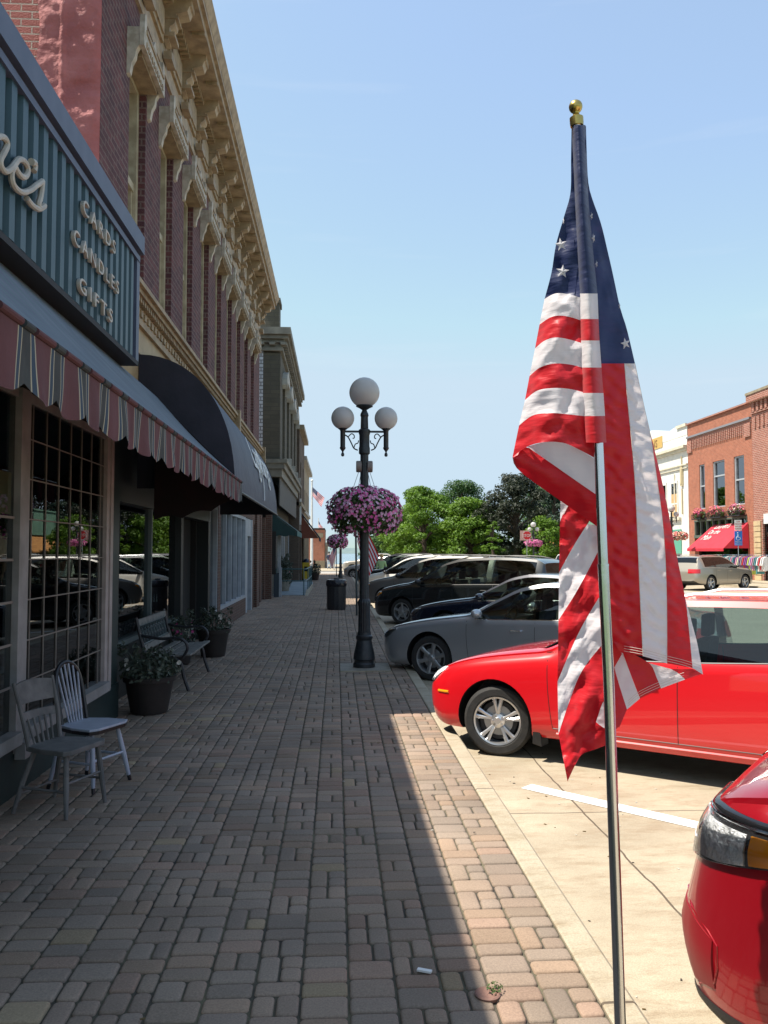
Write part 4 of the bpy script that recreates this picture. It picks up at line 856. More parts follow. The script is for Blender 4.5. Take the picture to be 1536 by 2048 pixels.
# ================================================================ street lamps
def lamp(label, loc, basket=True):
    t = thing('street_lamp', label, 'street lamp', loc, 'three globe street lamps'); x, y, z = loc
    b = MB(); b.lathe([(.001,0),(.165,0),(.165,.05),(.15,.07),(.15,.10),(.165,.12),(.155,.20),(.125,.33),(.112,.40),(.125,.42),(.125,.46),(.105,.48),(.10,.52)], (x,y,z), 24); b.build('base', M_lampmetal, t, smooth=True)
    b = MB(); b.lathe([(.092,.50),(.088,.9),(.098,.94),(.10,.97),(.088,1.0),(.072,1.02),(.066,2.2),(.062,3.2)], (x,y,z), 32, flute=.07)
    b.lathe([(.064,3.2),(.085,3.22),(.085,3.30),(.078,3.33),(.078,3.50),(.088,3.53),(.088,3.58),(.06,3.60),(.055,3.78),(.065,3.80),(.06,3.83),(.045,3.86),(.035,3.885),(.08,3.915),(.13,3.94),(.125,3.955),(.001,3.955)], (x,y,z), 24); b.build('pole', M_lampmetal, t, smooth=True, sharp=25)
    g_ = MB(); g_.ball((x,y,z+4.155), .232, n=16); g_.build('globe', M_globe, t, smooth=True)
    for s_ in (-1, 1):
        a = MB(); xe = x+s_*.33
        a.bar((x+s_*.06,y,z+3.555), (xe,y,z+3.555), .022, .03)
        a.tube(spline([(x+s_*.10,y,z+3.27),(x+s_*.16,y,z+3.30),(x+s_*.20,y,z+3.38),(x+s_*.25,y,z+3.47),(x+s_*.31,y,z+3.51)]), .011, 6)
        a.tube(spline([(x+s_*.25,y,z+3.47),(x+s_*.20,y,z+3.52),(x+s_*.16,y,z+3.50),(x+s_*.155,y,z+3.46),(x+s_*.18,y,z+3.45)]), .009, 6)
        a.tube(spline([(x+s_*.16,y,z+3.30),(x+s_*.14,y,z+3.36),(x+s_*.10,y,z+3.38),(x+s_*.09,y,z+3.42)]), .009, 6); a.build('arm', M_lampmetal, t, smooth=True)
        c = MB(); c.lathe([(.001,3.17),(.022,3.18),(.026,3.20),(.020,3.225),(.010,3.24),(.02,3.26),(.042,3.29),(.046,3.31),(.038,3.32),(.038,3.56),(.045,3.575),(.075,3.60),(.07,3.61),(.001,3.61)], (xe,y,z), 18); c.build('lamp_holder', M_lampmetal, t, smooth=True)
        g_ = MB(); g_.ball((xe,y,z+3.76), .176, n=14); g_.build('globe', M_globe, t, smooth=True)
    for s_ in (-1, 1):
        c = MB(); c.lathe([(.001,-.04),(.08,-.04),(.088,-.03),(.088,.03),(.08,.04),(.001,.04)], (x+s_*.085, y, z+3.02), 18, axis='x'); c.build('speaker', mat('taupe_plastic', (.20,.17,.15), .6), t, smooth=True)
    return t
M_petG = [mat('petunia_leaf', (.04,.085,.02), .6, c2=(.08,.13,.035), scale=30, trans=.35), mat('petunia_pink', (.88,.36,.60), .6, c2=(.72,.22,.44), scale=25, trans=.35), mat('petunia_magenta', (.82,.16,.46), .6, trans=.35), mat('petunia_mauve', (.86,.58,.74), .6, trans=.35)]
def basket(label, c, rx, rz, nl=5200, nf=1900, fs=.023, seed=3, zbias=0, mats=M_petG, lod=1):
    rnd = random.Random(seed); t = thing('hanging_basket', label, 'flower basket', (c[0], c[1], c[2]-rz), 'pink petunia baskets on the lamps')
    def pt(rmin=.82):
        a = rnd.uniform(0, 6.283); w_ = rnd.uniform(-1, 1); rr = rnd.uniform(rmin, 1.03)
        hx = math.sqrt(max(0, 1-abs(w_)**2.6))
        n_ = Vector((hx*math.cos(a), hx*math.sin(a), w_)); bump = 1+.10*noise.noise(Vector((math.cos(a)*2.2, math.sin(a)*2.2, w_*2.2))*1.3)
        p = Vector((c[0]+rx*n_.x*rr*bump, c[1]+rx*n_.y*rr*bump, c[2]+rz*n_.z*rr*bump)); 
        if w_ < -.1: p.z -= .14*rz*max(0, noise.noise(Vector((a*2.5, seed, 0)))+.2)*3*abs(w_)
        if w_ < -.75 and hx < .62: p.z = c[2]-rz*.55
        return p, Vector((n_.x, n_.y, n_.z+.1)).normalized()
    q = MB()
    for _ in range(nl):
        p, n_ = pt(.72); nn = (n_+Vector((rnd.gauss(0,.5), rnd.gauss(0,.5), rnd.gauss(0,.5)))).normalized(); tt = Matrix.Rotation(rnd.uniform(0,6.28), 3, nn) @ nn.orthogonal().normalized(); u = nn.cross(tt); s_ = fs*1.15*rnd.uniform(.7,1.5)
        q.add([p-tt*s_, p-u*s_*.5, p+tt*s_, p+u*s_*.5], [(0,1,2,3)], 0)
    q.build('foliage', [mats[0]], t, fix=False)
    q = MB()
    for _ in range(nf):
        p, n_ = pt(.96)
        if rnd.random() > .35+.65*min(1, max(0, (p.z-(c[2]-rz*.9))/(rz*1.1))) and rnd.random() < .5: continue
        if lod and noise.noise(p*5.5) < -.30+.22*max(0, (c[2]-p.z)/rz): continue
        nn = (n_+Vector((rnd.gauss(0,.3), rnd.gauss(0,.3), rnd.gauss(0,.3)+.1))).normalized(); tt = Matrix.Rotation(rnd.uniform(0,6.28), 3, nn) @ nn.orthogonal().normalized(); u = nn.cross(tt); s_ = fs*rnd.uniform(.85,1.35); p = p+nn*.012
        vs = [p-nn*s_*.35]; k = 10 if lod else 5
        for i in range(k): a = 2*math.pi*i/k; rr = s_*(1 if i % 2 == 0 or not lod else .72); vs.append(p+tt*rr*math.cos(a)+u*rr*math.sin(a))
        q.add(vs, [(0, 1+i, 1+(i+1) % k) for i in range(k)], int(rnd.random()*2.99))
    q.build('flowers', mats[1:], t, fix=False)
    q = MB(); q.lathe([(.001,-.95),(.55,-.9),(.8,-.3),(.85,.1),(.001,.15)], c, 14)
    q.v = [(c[0]+(v[0]-c[0])*rx*.6, c[1]+(v[1]-c[1])*rx*.6, c[2]+(v[2]-c[2])*rz*.62) for v in q.v]; q.build('pot', mat('coir_liner', (.04,.03,.018), .9), t)
    q = MB()
    for a in range(4): an = a*1.57+.5; q.tube([(c[0]+.05*math.cos(an), c[1]+.05*math.sin(an), c[2]+rz+.36), (c[0]+rx*.45*math.cos(an), c[1]+rx*.45*math.sin(an), c[2]+rz*.6)], .004, 4)
    q.build('chain', mat('galvanised_wire', (.25,.25,.26), .4, .8), t)
    return t
LP1 = (.42, 12.5, .02)
lamp('black triple globe street lamp beside the silver sedan, nearest of all', LP1)
basket('large pink petunia basket hung around the nearest lamp pole', (.42, 12.5, 2.35), .545, .375)
sheet('lamp_pad', .06, .80, 12.1, 12.9, .018, M_stoneside)
b = MB(); b.box(.06, .80, 12.1, 12.9, -.02, .0178); tag(b.build('lamp_footing', M_curb), kind='structure')
lamp('street lamp far down the left sidewalk beyond the black bin', (.27, 54, 0))
basket('dusky pink flower basket behind the nearest basket, far down the sidewalk', (.05, 50, 2.35), .62, .42, 1200, 420, .05, seed=8, lod=0)
def farlamp(lab, px, Y, top):
    x = P(px, 1103, Y).x; z = P(px, top, Y).z-4.39; return lamp(lab, (x, Y, z))
farlamp('distant street lamp right of the stop sign with a pink basket', 1067, 70, 1044)
farlamp('distant street lamp at the far right of the crossing, globes overlapping', 1090, 88, 1066)
farlamp('tiny distant street lamp below the lime green tree', 913, 112, 1078)
l_ = farlamp('street lamp in front of the white building by the large flag', 1344, 54, 1010)
FPINK = [M_petG[0], mat('far_pink', (.68,.17,.40), .6, trans=.3), mat('far_pink2', (.60,.12,.33), .6, trans=.3), mat('far_pink3', (.7,.3,.45), .6, trans=.3)]
for (px, py, Y, rx, rz, lab) in ((1067,1086,70,.72,.30,'wide pink basket directly under the stop sign'), (1081,1097,86,.45,.22,'left of the two small far pink baskets'), (1097,1097,86,.42,.22,'right of the two small far pink baskets')):
    q = P(px, py, Y); basket(lab, (q.x, q.y, q.z), rx, rz, 500, 600, .06, seed=int(px), mats=FPINK, lod=0)
q = P(1358, 1072, 54); basket('salmon pink basket in front of the white building door', (q.x, q.y, q.z), .55, .30, 500, 500, .05, seed=77, mats=[M_petG[0], M_rosy, mat('peach_bloom', (.75,.40,.25), .6), M_wblo], lod=0)

# ================================================================ signs
def post(b, x, y, z0, z1, r=.03): b.tube([(x,y,z0),(x,y,z1)], r, 8)
q = P(1054, 1071, 68); ss = thing('stop_sign', 'red octagonal stop sign near the distant lamp', 'sign', (q.x, q.y, 0))
b = MB(); post(b, q.x, q.y+.06, -.1, q.z+.3); b.build('post', M_steel, ss)
b = MB(); b.prism([(q.x+.40*math.cos(R(22.5+45*k)), q.z+.40*math.sin(R(22.5+45*k))) for k in range(8)], q.y, q.y+.02, 'y'); b.build('rim', M_white, ss)
b = MB(); b.prism([(q.x+.37*math.cos(R(22.5+45*k)), q.z+.37*math.sin(R(22.5+45*k))) for k in range(8)], q.y-.01, q.y-.001, 'y'); b.build('face', mat('sign_red', (.50,.015,.02), .4), ss)
text('STOP', .34, M_white, ss, (q.x, q.y-.013, q.z-.12), (1,0,0), (0,0,1), ext=.002, align='CENTER', sx=.82)
q = P(1050, 1071, 70); tag(MB().box(q.x-.42, q.x+.42, 70, 70.02, q.z-.42, q.z+.42).build('backing_board', mat('faded_pink_board', (.50,.30,.26), .7)), 'faded pink square board behind the stop sign', 'board')
hp = P(1477, 1080, 42); hs = thing('parking_sign', 'blue wheelchair parking sign under a white notice, on a post by the clothes racks', 'sign', (hp.x, 42, 0))
b = MB(); post(b, hp.x, 42.04, -.02, 3.25); b.build('post', M_steel, hs)
hz0, hz1 = P(1477,1091,42).z, P(1477,1062,42).z; w_ = .21
b = MB(); b.box(hp.x-w_, hp.x+w_, 42, 42.015, hz0, hz1); b.build('blue_plate', mat('sign_blue', (.02,.16,.55), .4), hs, bevel=.006)
b = MB(); cx_, cz_ = hp.x, (hz0+hz1)/2+.05; b.tube([(cx_-.03,41.99,cz_+.16),(cx_-.03,41.99,cz_),(cx_+.07,41.99,cz_),(cx_+.11,41.99,cz_-.10)], .016, 6); b.ball((cx_-.04,41.99,cz_+.23), .028, n=5)
b.tube([(cx_-.02+.1*math.cos(R(a)), 41.99, cz_-.05+.1*math.sin(R(a))) for a in range(120, 350, 15)], .013, 5); b.build('wheelchair_symbol', M_white, hs)
text('PARKING', .085, M_white, hs, (hp.x, 41.99, hz0+.16), (1,0,0), (0,0,1), ext=.002, align='CENTER')
text('VAN ONLY', .075, M_white, hs, (hp.x, 41.99, hz0+.05), (1,0,0), (0,0,1), ext=.002, align='CENTER')
b = MB(); b.box(hp.x-.19, hp.x+.19, 42, 42.015, hz1+.03, hz1+.58); b.build('white_plate', M_white, hs)
for i, s_ in enumerate(('2 HR', 'PARKING', '9AM-5PM', 'MON-SAT')): text(s_, .09, mat('sign_text_red', (.35,.02,.02), .6), hs, (hp.x, 41.99, hz1+.46-.125*i), (1,0,0), (0,0,1), ext=.002, align='CENTER', name='notice_text')

# ================================================================ clothes racks
cl_col = [('white', (.75,.73,.72)), ('lilac', (.45,.38,.62)), ('lime', (.50,.58,.12)), ('red', (.55,.05,.06)), ('navy', (.04,.05,.12)), ('pink', (.62,.25,.38)), ('cream', (.66,.58,.42)), ('grey', (.25,.25,.27)), ('purple', (.22,.08,.28)), ('teal', (.07,.25,.27))]
for ri, (xr, y0_, y1_, lab) in enumerate(((22.9, 42.6, 46.6, 'nearest'), (23.6, 47.6, 50.6, 'farther'))):
    rk = thing('clothes_rack', lab+' rolling rail of clothes on the far sidewalk', 'clothes rack', (xr, y0_, 0)); b = MB()
    b.tube([(xr,y0_,1.55),(xr,y1_,1.55)], .018, 6); b.build('rail', M_chrome, rk)
    for yy in (y0_, y1_): q = MB(); q.tube([(xr,yy,.05),(xr,yy,1.56)], .018, 6); q.tube([(xr-.3,yy,.06),(xr+.3,yy,.06)], .018, 6); q.build('stand', M_chrome, rk)
    n_ = 20 if ri == 0 else 13; rnd = random.Random(4+ri)
    for k in range(n_):
        yy = y0_+.12+(y1_-y0_-.24)*k/(n_-1); nm_, cc = cl_col[int(rnd.random()*10)] if k > 1 or ri else cl_col[0]; ln = rnd.uniform(.65, 1.0)
        q = MB(); q.tube([(xr,yy,1.57),(xr,yy,1.47)], .006, 4, mi=1)
        pr = [(xr-.05,1.48),(xr-.24,1.40),(xr-.33,1.0),(xr-.26,.97),(xr-.21,1.2),(xr-.22,1.46-ln),(xr+.22,1.46-ln),(xr+.21,1.2),(xr+.26,.97),(xr+.33,1.0),(xr+.24,1.40),(xr+.05,1.48)]
        q.prism(pr, yy-.035, yy+.035, 'y'); o = q.build('hanging_shirt', [mat('cloth_'+nm_, cc, .85, bump=.3, bscale=6, dist=.03), M_chrome], bevel=0)
        tag(o, '%s garment hanging on the %s clothes rack' % (nm_, lab), 'clothing', '%s garments on the %s rack' % (nm_, lab))

# ================================================================ trash can, box, shrubs
tc_ = thing('trash_can', 'black cylindrical trash can with bag folded over its rim', 'trash can', (0, 25.1, 0))
b = MB(); b.lathe([(.001,0),(.28,0),(.29,.04),(.29,.70),(.30,.78)], (0,25.1,0), 28, flute=.03); b.build('body', M_black, tc_, smooth=True, sharp=20)
b = MB(); b.lathe([(.30,.70),(.315,.74),(.31,.86),(.28,.90),(.20,.905),(.16,.86),(.001,.7)], (0,25.1,0), 28); b.build('lid', mat('black_bag_plastic', (.012,.012,.018), .22, bump=.6, bscale=14, dist=.02), tc_, smooth=True)
b = MB(); b.tube([(0+.07*math.cos(a*.4),25.1+.07*math.sin(a*.4),.93) for a in range(17)], .02, 6); b.build('knot', M_black, tc_)
nb = thing('newspaper_box', 'yellow newspaper box with dark blue domed top past the ramp', 'newspaper box', (-1.85, 50.5, 0))
q = MB(); q.prism([(-2.03,.1),(-1.67,.1),(-1.64,1.08),(-2.06,1.08)], 50.3, 50.8, 'y'); q.build('cabinet', mat('yellow_box_paint', (.55,.40,.02), .5), nb, bevel=.01)
q = MB(); q.ball((-1.85,50.55,1.1), .17, .17, .22, n=8); q.build('top', mat('navy_plastic', (.03,.04,.08), .4), nb, smooth=True)
q = MB(); q.box(-1.95,-1.75,50.29,50.299,.55,.85); q.build('window', M_dark, nb)
def potplant(name, label, x, y, r, h, top, seed, cols, n=500, leaf=.035, mm=None, spread=1.25):
    t = thing(name, label, 'planter', (x,y,0)); rnd = random.Random(seed)
    b = MB(); b.lathe([(.001,.01),(r*.72,.01),(r*.74,.03),(r*.95,h*.86),(r*1.03,h*.87),(r*1.05,h),(r*.95,h),(r*.9,h*.93),(.001,h*.93)], (x,y,0), 28); b.build('pot', mm or mat('dark_terracotta', (.016,.012,.011), .6, c2=(.028,.02,.017), scale=5, bump=.1), t, smooth=True)
    b = MB(); leafy(b, (x,y,h+top*.25), r*spread, r*spread, top*.7, n, leaf, rnd=rnd, shell=.25)
    for k in range(14):
        a = rnd.uniform(0,6.28); e = Vector((x+r*1.3*math.cos(a)*rnd.random(), y+r*1.3*math.sin(a)*rnd.random(), h+top*rnd.uniform(.6,1.15))); b.tube([(x+r*.3*math.cos(a), y+r*.3*math.sin(a), h*.95), e], .004, 4)
        leafy(b, e, .05, .05, .07, 10, leaf, rnd=rnd, shell=0)
    b.build('foliage', mat('dusty_leaf', (.035,.05,.03), .6, c2=(.10,.12,.085), scale=20, trans=.2), t, fix=False)
    b = MB(); 
    for k in range(cols[0]):
        a = rnd.uniform(0,6.28); rr = r*spread*rnd.uniform(.3,1.0); p = Vector((x+rr*math.cos(a), y+rr*math.sin(a), h+top*rnd.uniform(.1,.8)))
        for m in range(8): an = m*.785; b.add([p, p+Vector((math.cos(an)*.02, -.012, math.sin(an)*.02)), p+Vector((math.cos(an+.6)*.026, -.016, math.sin(an+.6)*.026)), p+Vector((math.cos(an+.9)*.016, -.012, math.sin(an+.9)*.016))], [(0,1,2,3)], int(k % 2))
    b.build('flowers', [M_wblo, cols[1]], t, fix=False); return t
potplant('planter', 'large dark pot of trailing grey leaved flowers nearest the white chair', -2.03, 9.2, .27, .40, .27, 5, (9, M_wblo), n=650)
potplant('planter', 'tall dark pot with pale trailing plant by the brick shop window', -2.05, 14.0, .27, .46, .30, 6, (10, M_wblo), n=420)
potplant('planter', 'low pot with tiny pink and white blooms beside the dark doorway', -2.42, 13.1, .20, .34, .40, 7, (24, M_pink), n=320)
potplant('planter', 'stone planter of tall leafy stems behind the ramp railing', -2.25, 35.6, .30, .55, .9, 8, (4, M_rosy), n=600, leaf=.06, mm=M_stoneside)
potplant('planter', 'bushy green potted plant against the pale window frames at the ramp', -2.35, 38.3, .28, .5, 1.0, 9, (4, M_rosy), n=600, leaf=.06)
potplant('planter', 'dark red leafy shrub in a pot beside the yellow box', -1.35, 50.8, .33, .45, .65, 10, (30, mat('maroon_bloom', (.12,.02,.03), .7)), n=700, leaf=.06)

# ================================================================ bench
bn = thing('bench', 'slatted bench with black iron ends and patterned metal back panel', 'bench', (-2.1, 11.3, 0))
M_slat = mat('weathered_slat', (.13,.125,.115), .7, c2=(.20,.19,.17), scale=7, bump=.4)
ya, yb = 10.55, 12.15
for k in range(5): b = MB(); x = -2.33+.105*k; z = .44-.02*math.sin(k*.8); b.box(x, x+.085, ya, yb, z, z+.022); b.build('seat_slat', M_slat, bn, bevel=.004)
for z in (.54, .86): b = MB(); b.obox((-2.40-(z-.5)*.22, (ya+yb)/2, z), (.012,0,0), (0,(yb-ya)/2,0), (-.008,0,.035)); b.build('back_slat', M_slat, bn)
b = MB()
for i in range(9):
    for j in range(3):
        cy = ya+.15+i*.16; cz = .62+j*.09; cx = -2.40-(cz-.5)*.22; b.tube([(cx,cy+.05*math.cos(a*.785),cz+.045*math.sin(a*.785)) for a in range(9)], .007, 5)
for z in (.585, .815): b.tube([(-2.40-(z-.5)*.22,ya+.05,z),(-2.40-(z-.5)*.22,yb-.05,z)], .008, 5)
b.build('back_panel', mat('verdigris_iron', (.06,.085,.09), .5), bn)
for yy in (ya-.02, yb+.02):
    b = MB(); b.tube(spline([(-1.84,yy,.01),(-1.90,yy,.18),(-1.95,yy,.36),(-2.1,yy,.43),(-2.34,yy,.45),(-2.42,yy,.60),(-2.50,yy,.92)]), .022, 8); b.tube(spline([(-2.47,yy,.01),(-2.40,yy,.2),(-2.32,yy,.42)]), .02, 8)
    b.tube(spline([(-1.92,yy,.42),(-1.86,yy,.55),(-1.95,yy,.66),(-2.2,yy,.66),(-2.44,yy,.70)]), .018, 8); b.build('iron_end', M_black, bn, smooth=True)

# ================================================================ chairs
def chairA():
    t = thing('wooden_chair', 'weathered grey wooden chair with solid top rail, closest to the camera', 'chair', (-1.86, 5.84, 0)); m = mat('weathered_grey_wood', (.10,.098,.094), .75, c2=(.16,.152,.146), scale=9, bump=.3); OF = OFF[t.name]
    def w(p): return (OF.x+p[0], OF.y+p[1], p[2])
    b = MB(); b.prism([(OF.x-.18,OF.y-.16),(OF.x-.18,OF.y+.16),(OF.x-.02,OF.y+.205),(OF.x+.17,OF.y+.215),(OF.x+.20,OF.y+.17),(OF.x+.20,OF.y-.17),(OF.x+.17,OF.y-.215),(OF.x-.02,OF.y-.205)], .405, .44, 'z'); b.build('seat', m, t, bevel=.008)
    for s_ in (-1, 1):
        q = MB(); q.tube([w((.15,s_*.16,.41)), w((.17,s_*.18,.2)), w((.19,s_*.20,0))], [.017,.019,.013], 8); q.build('leg', m, t, smooth=True)
        q = MB(); q.tube([w((-.13,s_*.13,.41)), w((-.19,s_*.17,.2)), w((-.24,s_*.20,0))], [.017,.018,.013], 8); q.build('leg', m, t, smooth=True)
        q = MB(); q.tube([w((-.16,s_*.15,.42)), w((-.20,s_*.17,.62)), w((-.27,s_*.185,.86))], [.017,.015,.013], 8); q.build('back_post', m, t, smooth=True)
    q = MB(); q.tube([w((-.20,-.18,.17)), w((.18,-.19,.17))], .009, 6); q.tube([w((-.20,.18,.17)), w((.18,.19,.17))], .009, 6); q.tube([w((.17,-.18,.22)), w((.17,.18,.22))], .009, 6); q.tube([w((-.2,-.18,.13)), w((-.2,.18,.13))], .009, 6); q.build('stretcher', m, t)
    q = MB(); 
    for (z0, z1) in ((.71, .84), (.60, .655)):
        vs = []; 
        for i in range(9):
            yy = -.17+.34*i/8; bow = -.03*math.cos(yy*9)
            for zz in (z0, z1+(.02*math.cos(yy*8) if z0 > .7 else 0)):
                xx = -.16-(zz-.42)*.25+bow; vs += [w((xx-.008,yy,zz)), w((xx+.008,yy,zz))]
        q.add(vs, [(i*4+a, i*4+b_, i*4+4+b_, i*4+4+a) for i in range(8) for a, b_ in ((0,1),(1,3),(3,2),(2,0))]+[(0,2,3,1),(32,33,35,34)])
    q.build('back_rail', m, t)
    t.rotation_euler = (0, 0, -.38)
    for k in range(5): yy = -.11+.055*k; q = MB(); q.tube([w((-.165,yy*.8,.43)), w((-.205-.01,yy,.61))], .008, 6); q.build('spindle', m, t)
def chairB():
    t = thing('wooden_chair', 'white spindle backed chair with black hoop and black seat edge', 'chair', (-1.85, 6.42, 0)); m = mat('bluish_white_paint', (.38,.41,.48), .45, c2=(.30,.33,.40), scale=8); k_ = mat('black_gloss', (.01,.01,.013), .3); OF = OFF[t.name]
    def w(p): return (OF.x+p[0], OF.y+p[1], p[2])
    out = [(-.17,-.15),(-.19,0),(-.17,.15),(0,.205),(.17,.215),(.205,.15),(.205,-.15),(.17,-.215),(0,-.205)]
    b = MB(); b.prism([(OF.x+x, OF.y+y) for x, y in out], .44, .458, 'z'); b.build('seat', m, t, bevel=.005)
    b = MB(); b.prism([(OF.x+x*.985, OF.y+y*.985) for x, y in out], .415, .439, 'z'); b.build('seat_edge', k_, t)
    for sx, sy in ((1,-1),(1,1),(-1,-1),(-1,1)):
        q = MB(); q.tube([w((sx*.13,sy*.14,.42)), w((sx*.17,sy*.175,.2)), w((sx*.20,sy*.20,.035))], [.016,.020,.014], 10); lg = q.build('leg', m, t, smooth=True)
        q = MB(); q.tube([w((sx*.199,sy*.199,.04)), w((sx*.207,sy*.205,0))], .0145, 10); q.build('foot', k_, lg)
    q = MB(); q.tube([w((.17,-.17,.22)), w((.17,.17,.22))], .010, 6); q.tube([w((-.17,-.17,.2)), w((.18,-.18,.2))], .010, 6); q.tube([w((-.17,.17,.2)), w((.18,.18,.2))], .010, 6); q.build('stretcher', m, t)
    q = MB(); pts = []
    for i in range(21):
        a = math.pi*i/20; yy = -.17*math.cos(a); zz = .44+.46*math.sin(a)**.5 if 0 < i < 20 else .44; pts.append(w((-.15-(zz-.44)*.22, yy*(.78+.22*math.sin(a)), zz)))
    t.rotation_euler = (0, 0, -.42); q.tube(pts, .0165, 8); q.build('hoop', k_, t, smooth=True)
    for k in range(6): yy = -.11+.044*k; zt = .44+.46*(1-(yy/.175)**2)**.25-.01; q = MB(); q.tube([w((-.14,yy*.62,.45)), w((-.145-(zt-.44)*.22,yy,zt))], .0075, 6); q.build('spindle', m, t)
chairA(); chairB()
# litter and a small weed tuft by the curb
b = MB(); q = G(849,1943,.005); b.obox(q+Vector((0,0,.004)), (.028,-.012,0), (.004,.009,0), (0,0,.004)); tag(b.build('cigarette_stub', M_white), 'tiny white cigarette stub lying on the shaded pavers', 'litter')
q = G(975,1990,0); b = MB(); b.lathe([(.001,-.01),(.046,-.01),(.052,.006),(.045,.010),(.034,.002),(.001,.001)], q, 20); o = b.build('drain_cap', mat('pinkish_cap', (.20,.11,.085), .8, bump=.4), smooth=True); tag(o, 'small round terracotta cap set in the pavers at the shadow edge', 'drain cap')
b = MB(); leafy(b, (q.x+.03, q.y+.02, .02),   .035, .035, .012, 60, .008, shell=0); tag(b.build('weed_tuft', M_leafd, fix=False), 'little green weed growing in the round cap near the curb', 'weed')

b = MB(); rnd = random.Random(17)
for _ in range(260):
    x = 1.2+abs(rnd.gauss(0, .8)) if rnd.random() < .6 else rnd.uniform(-2.2, 1.0); y = rnd.uniform(2.6, 20); z = (ROADZ if x > 1.19 else .006)+.002; s_ = rnd.uniform(.003, .011); a = rnd.uniform(0, 6.28)
    b.obox((x, y, z+.001), (s_*math.cos(a), s_*math.sin(a), 0), (-s_*.5*math.sin(a), s_*.5*math.cos(a), 0), (0, 0, .0015), int(rnd.random()*2.6))
tag(b.build('grit', [mat('leaf_bit', (.12,.08,.03), .9), mat('dark_bit', (.04,.035,.03), .9), mat('pale_bit', (.5,.47,.4), .9)]), 'scattered grit and leaf bits on the pavers and along the gutter', 'grit', kind='stuff')
# ================================================================ people
def person(label, loc, rot, shirt, legs, skin=(.45,.27,.19), hair=(.05,.03,.02), sc=1.0, arm=0):
    jts = [(0,0,.93),(0,0,1.15),(0,0,1.38),(0,0,1.50),(0,.01,1.58),(0,.01,1.72), (.17,0,1.40),(.24,.02,1.14),(.24,.10+arm,.90),(.24,.14+arm,.82), (-.17,0,1.40),(-.24,0,1.14),(-.25,.06,.90),(-.25,.09,.82), (.10,0,.88),(.11,.05,.50),(.11,0,.09),(.11,.14,.03), (-.10,0,.88),(-.11,-.02,.50),(-.12,-.12,.10),(-.12,.02,.03)]
    ed = [(0,1),(1,2),(2,3),(3,4),(4,5),(2,6),(6,7),(7,8),(8,9),(2,10),(10,11),(11,12),(12,13),(0,14),(14,15),(15,16),(16,17),(0,18),(18,19),(19,20),(20,21)]
    rad = [.15,.14,.16,.055,.085,.08, .075,.045,.032,.035, .075,.045,.032,.035, .10,.065,.042,.04, .10,.065,.042,.04]
    me = bpy.data.meshes.new('person'); me.from_pydata([tuple(Vector(j)*sc) for j in jts], ed, []); o = bpy.data.objects.new('person', me); col.objects.link(o)
    bm = bmesh.new(); bm.from_mesh(me); ly = bm.verts.layers.skin.verify()
    for v, r_ in zip(bm.verts, rad): v[ly].radius = (r_*sc, r_*sc*(.75 if r_ > .13 else 1)); v[ly].use_root = v.index == 0
    bm.to_mesh(me); bm.free()
    md = o.modifiers.new('s', 'SKIN'); md.use_smooth_shade = True; sb = o.modifiers.new('u', 'SUBSURF'); sb.levels = 2; sb.render_levels = 2
    dg = bpy.context.evaluated_depsgraph_get(); me2 = bpy.data.meshes.new_from_object(o.evaluated_get(dg)); o.modifiers.clear(); o.data = me2
    for m_ in (mat('skin_%.2f' % skin[0], skin, .6), mat('shirt_%s' % label[:12], shirt, .8), mat('trousers_%s' % label[:12], legs, .8), mat('shoe', (.05,.04,.04), .6)): me2.materials.append(m_)
    for p_ in me2.polygons:
        c = p_.center/sc; z = c.z; p_.material_index = 3 if z < .08 else 2 if z < .95 and abs(c.x) < .215 else 1 if (.95 <= z < 1.46 and abs(c.x) < .22) or (1.1 < z < 1.46) else 0
    o.location = loc; o.rotation_euler = (0,0,rot); tag(o, label, 'person')
    h = MB(); h.ball((0,-.025*sc,1.70*sc), .105*sc, .11*sc, .11*sc, n=8); ho = h.build('hair', mat('hair_%.2f' % hair[0], hair, .8), None, smooth=True); ho.parent = o
    return o
person('person in navy top and pale jeans standing by the canopy pillar', (P(658,1103,84).x, 84, -.05), 0, (.03,.04,.08), (.40,.46,.52))
person('person in light clothes walking beside the one in navy', (P(664,1103,86).x, 86, -.05), 2.5, (.55,.50,.48), (.35,.40,.45), hair=(.12,.07,.04))
person('person with blond hair and pale green top between the parked cars', (P(763,1103,40).x, 40, ROADZ), 2.9, (.40,.55,.25), (.2,.22,.3), hair=(.50,.30,.12), sc=.97)
person('person in white shirt behind the far small flag', (P(669,1103,82).x, 82, -.05), 1.2, (.65,.60,.58), (.45,.45,.45))
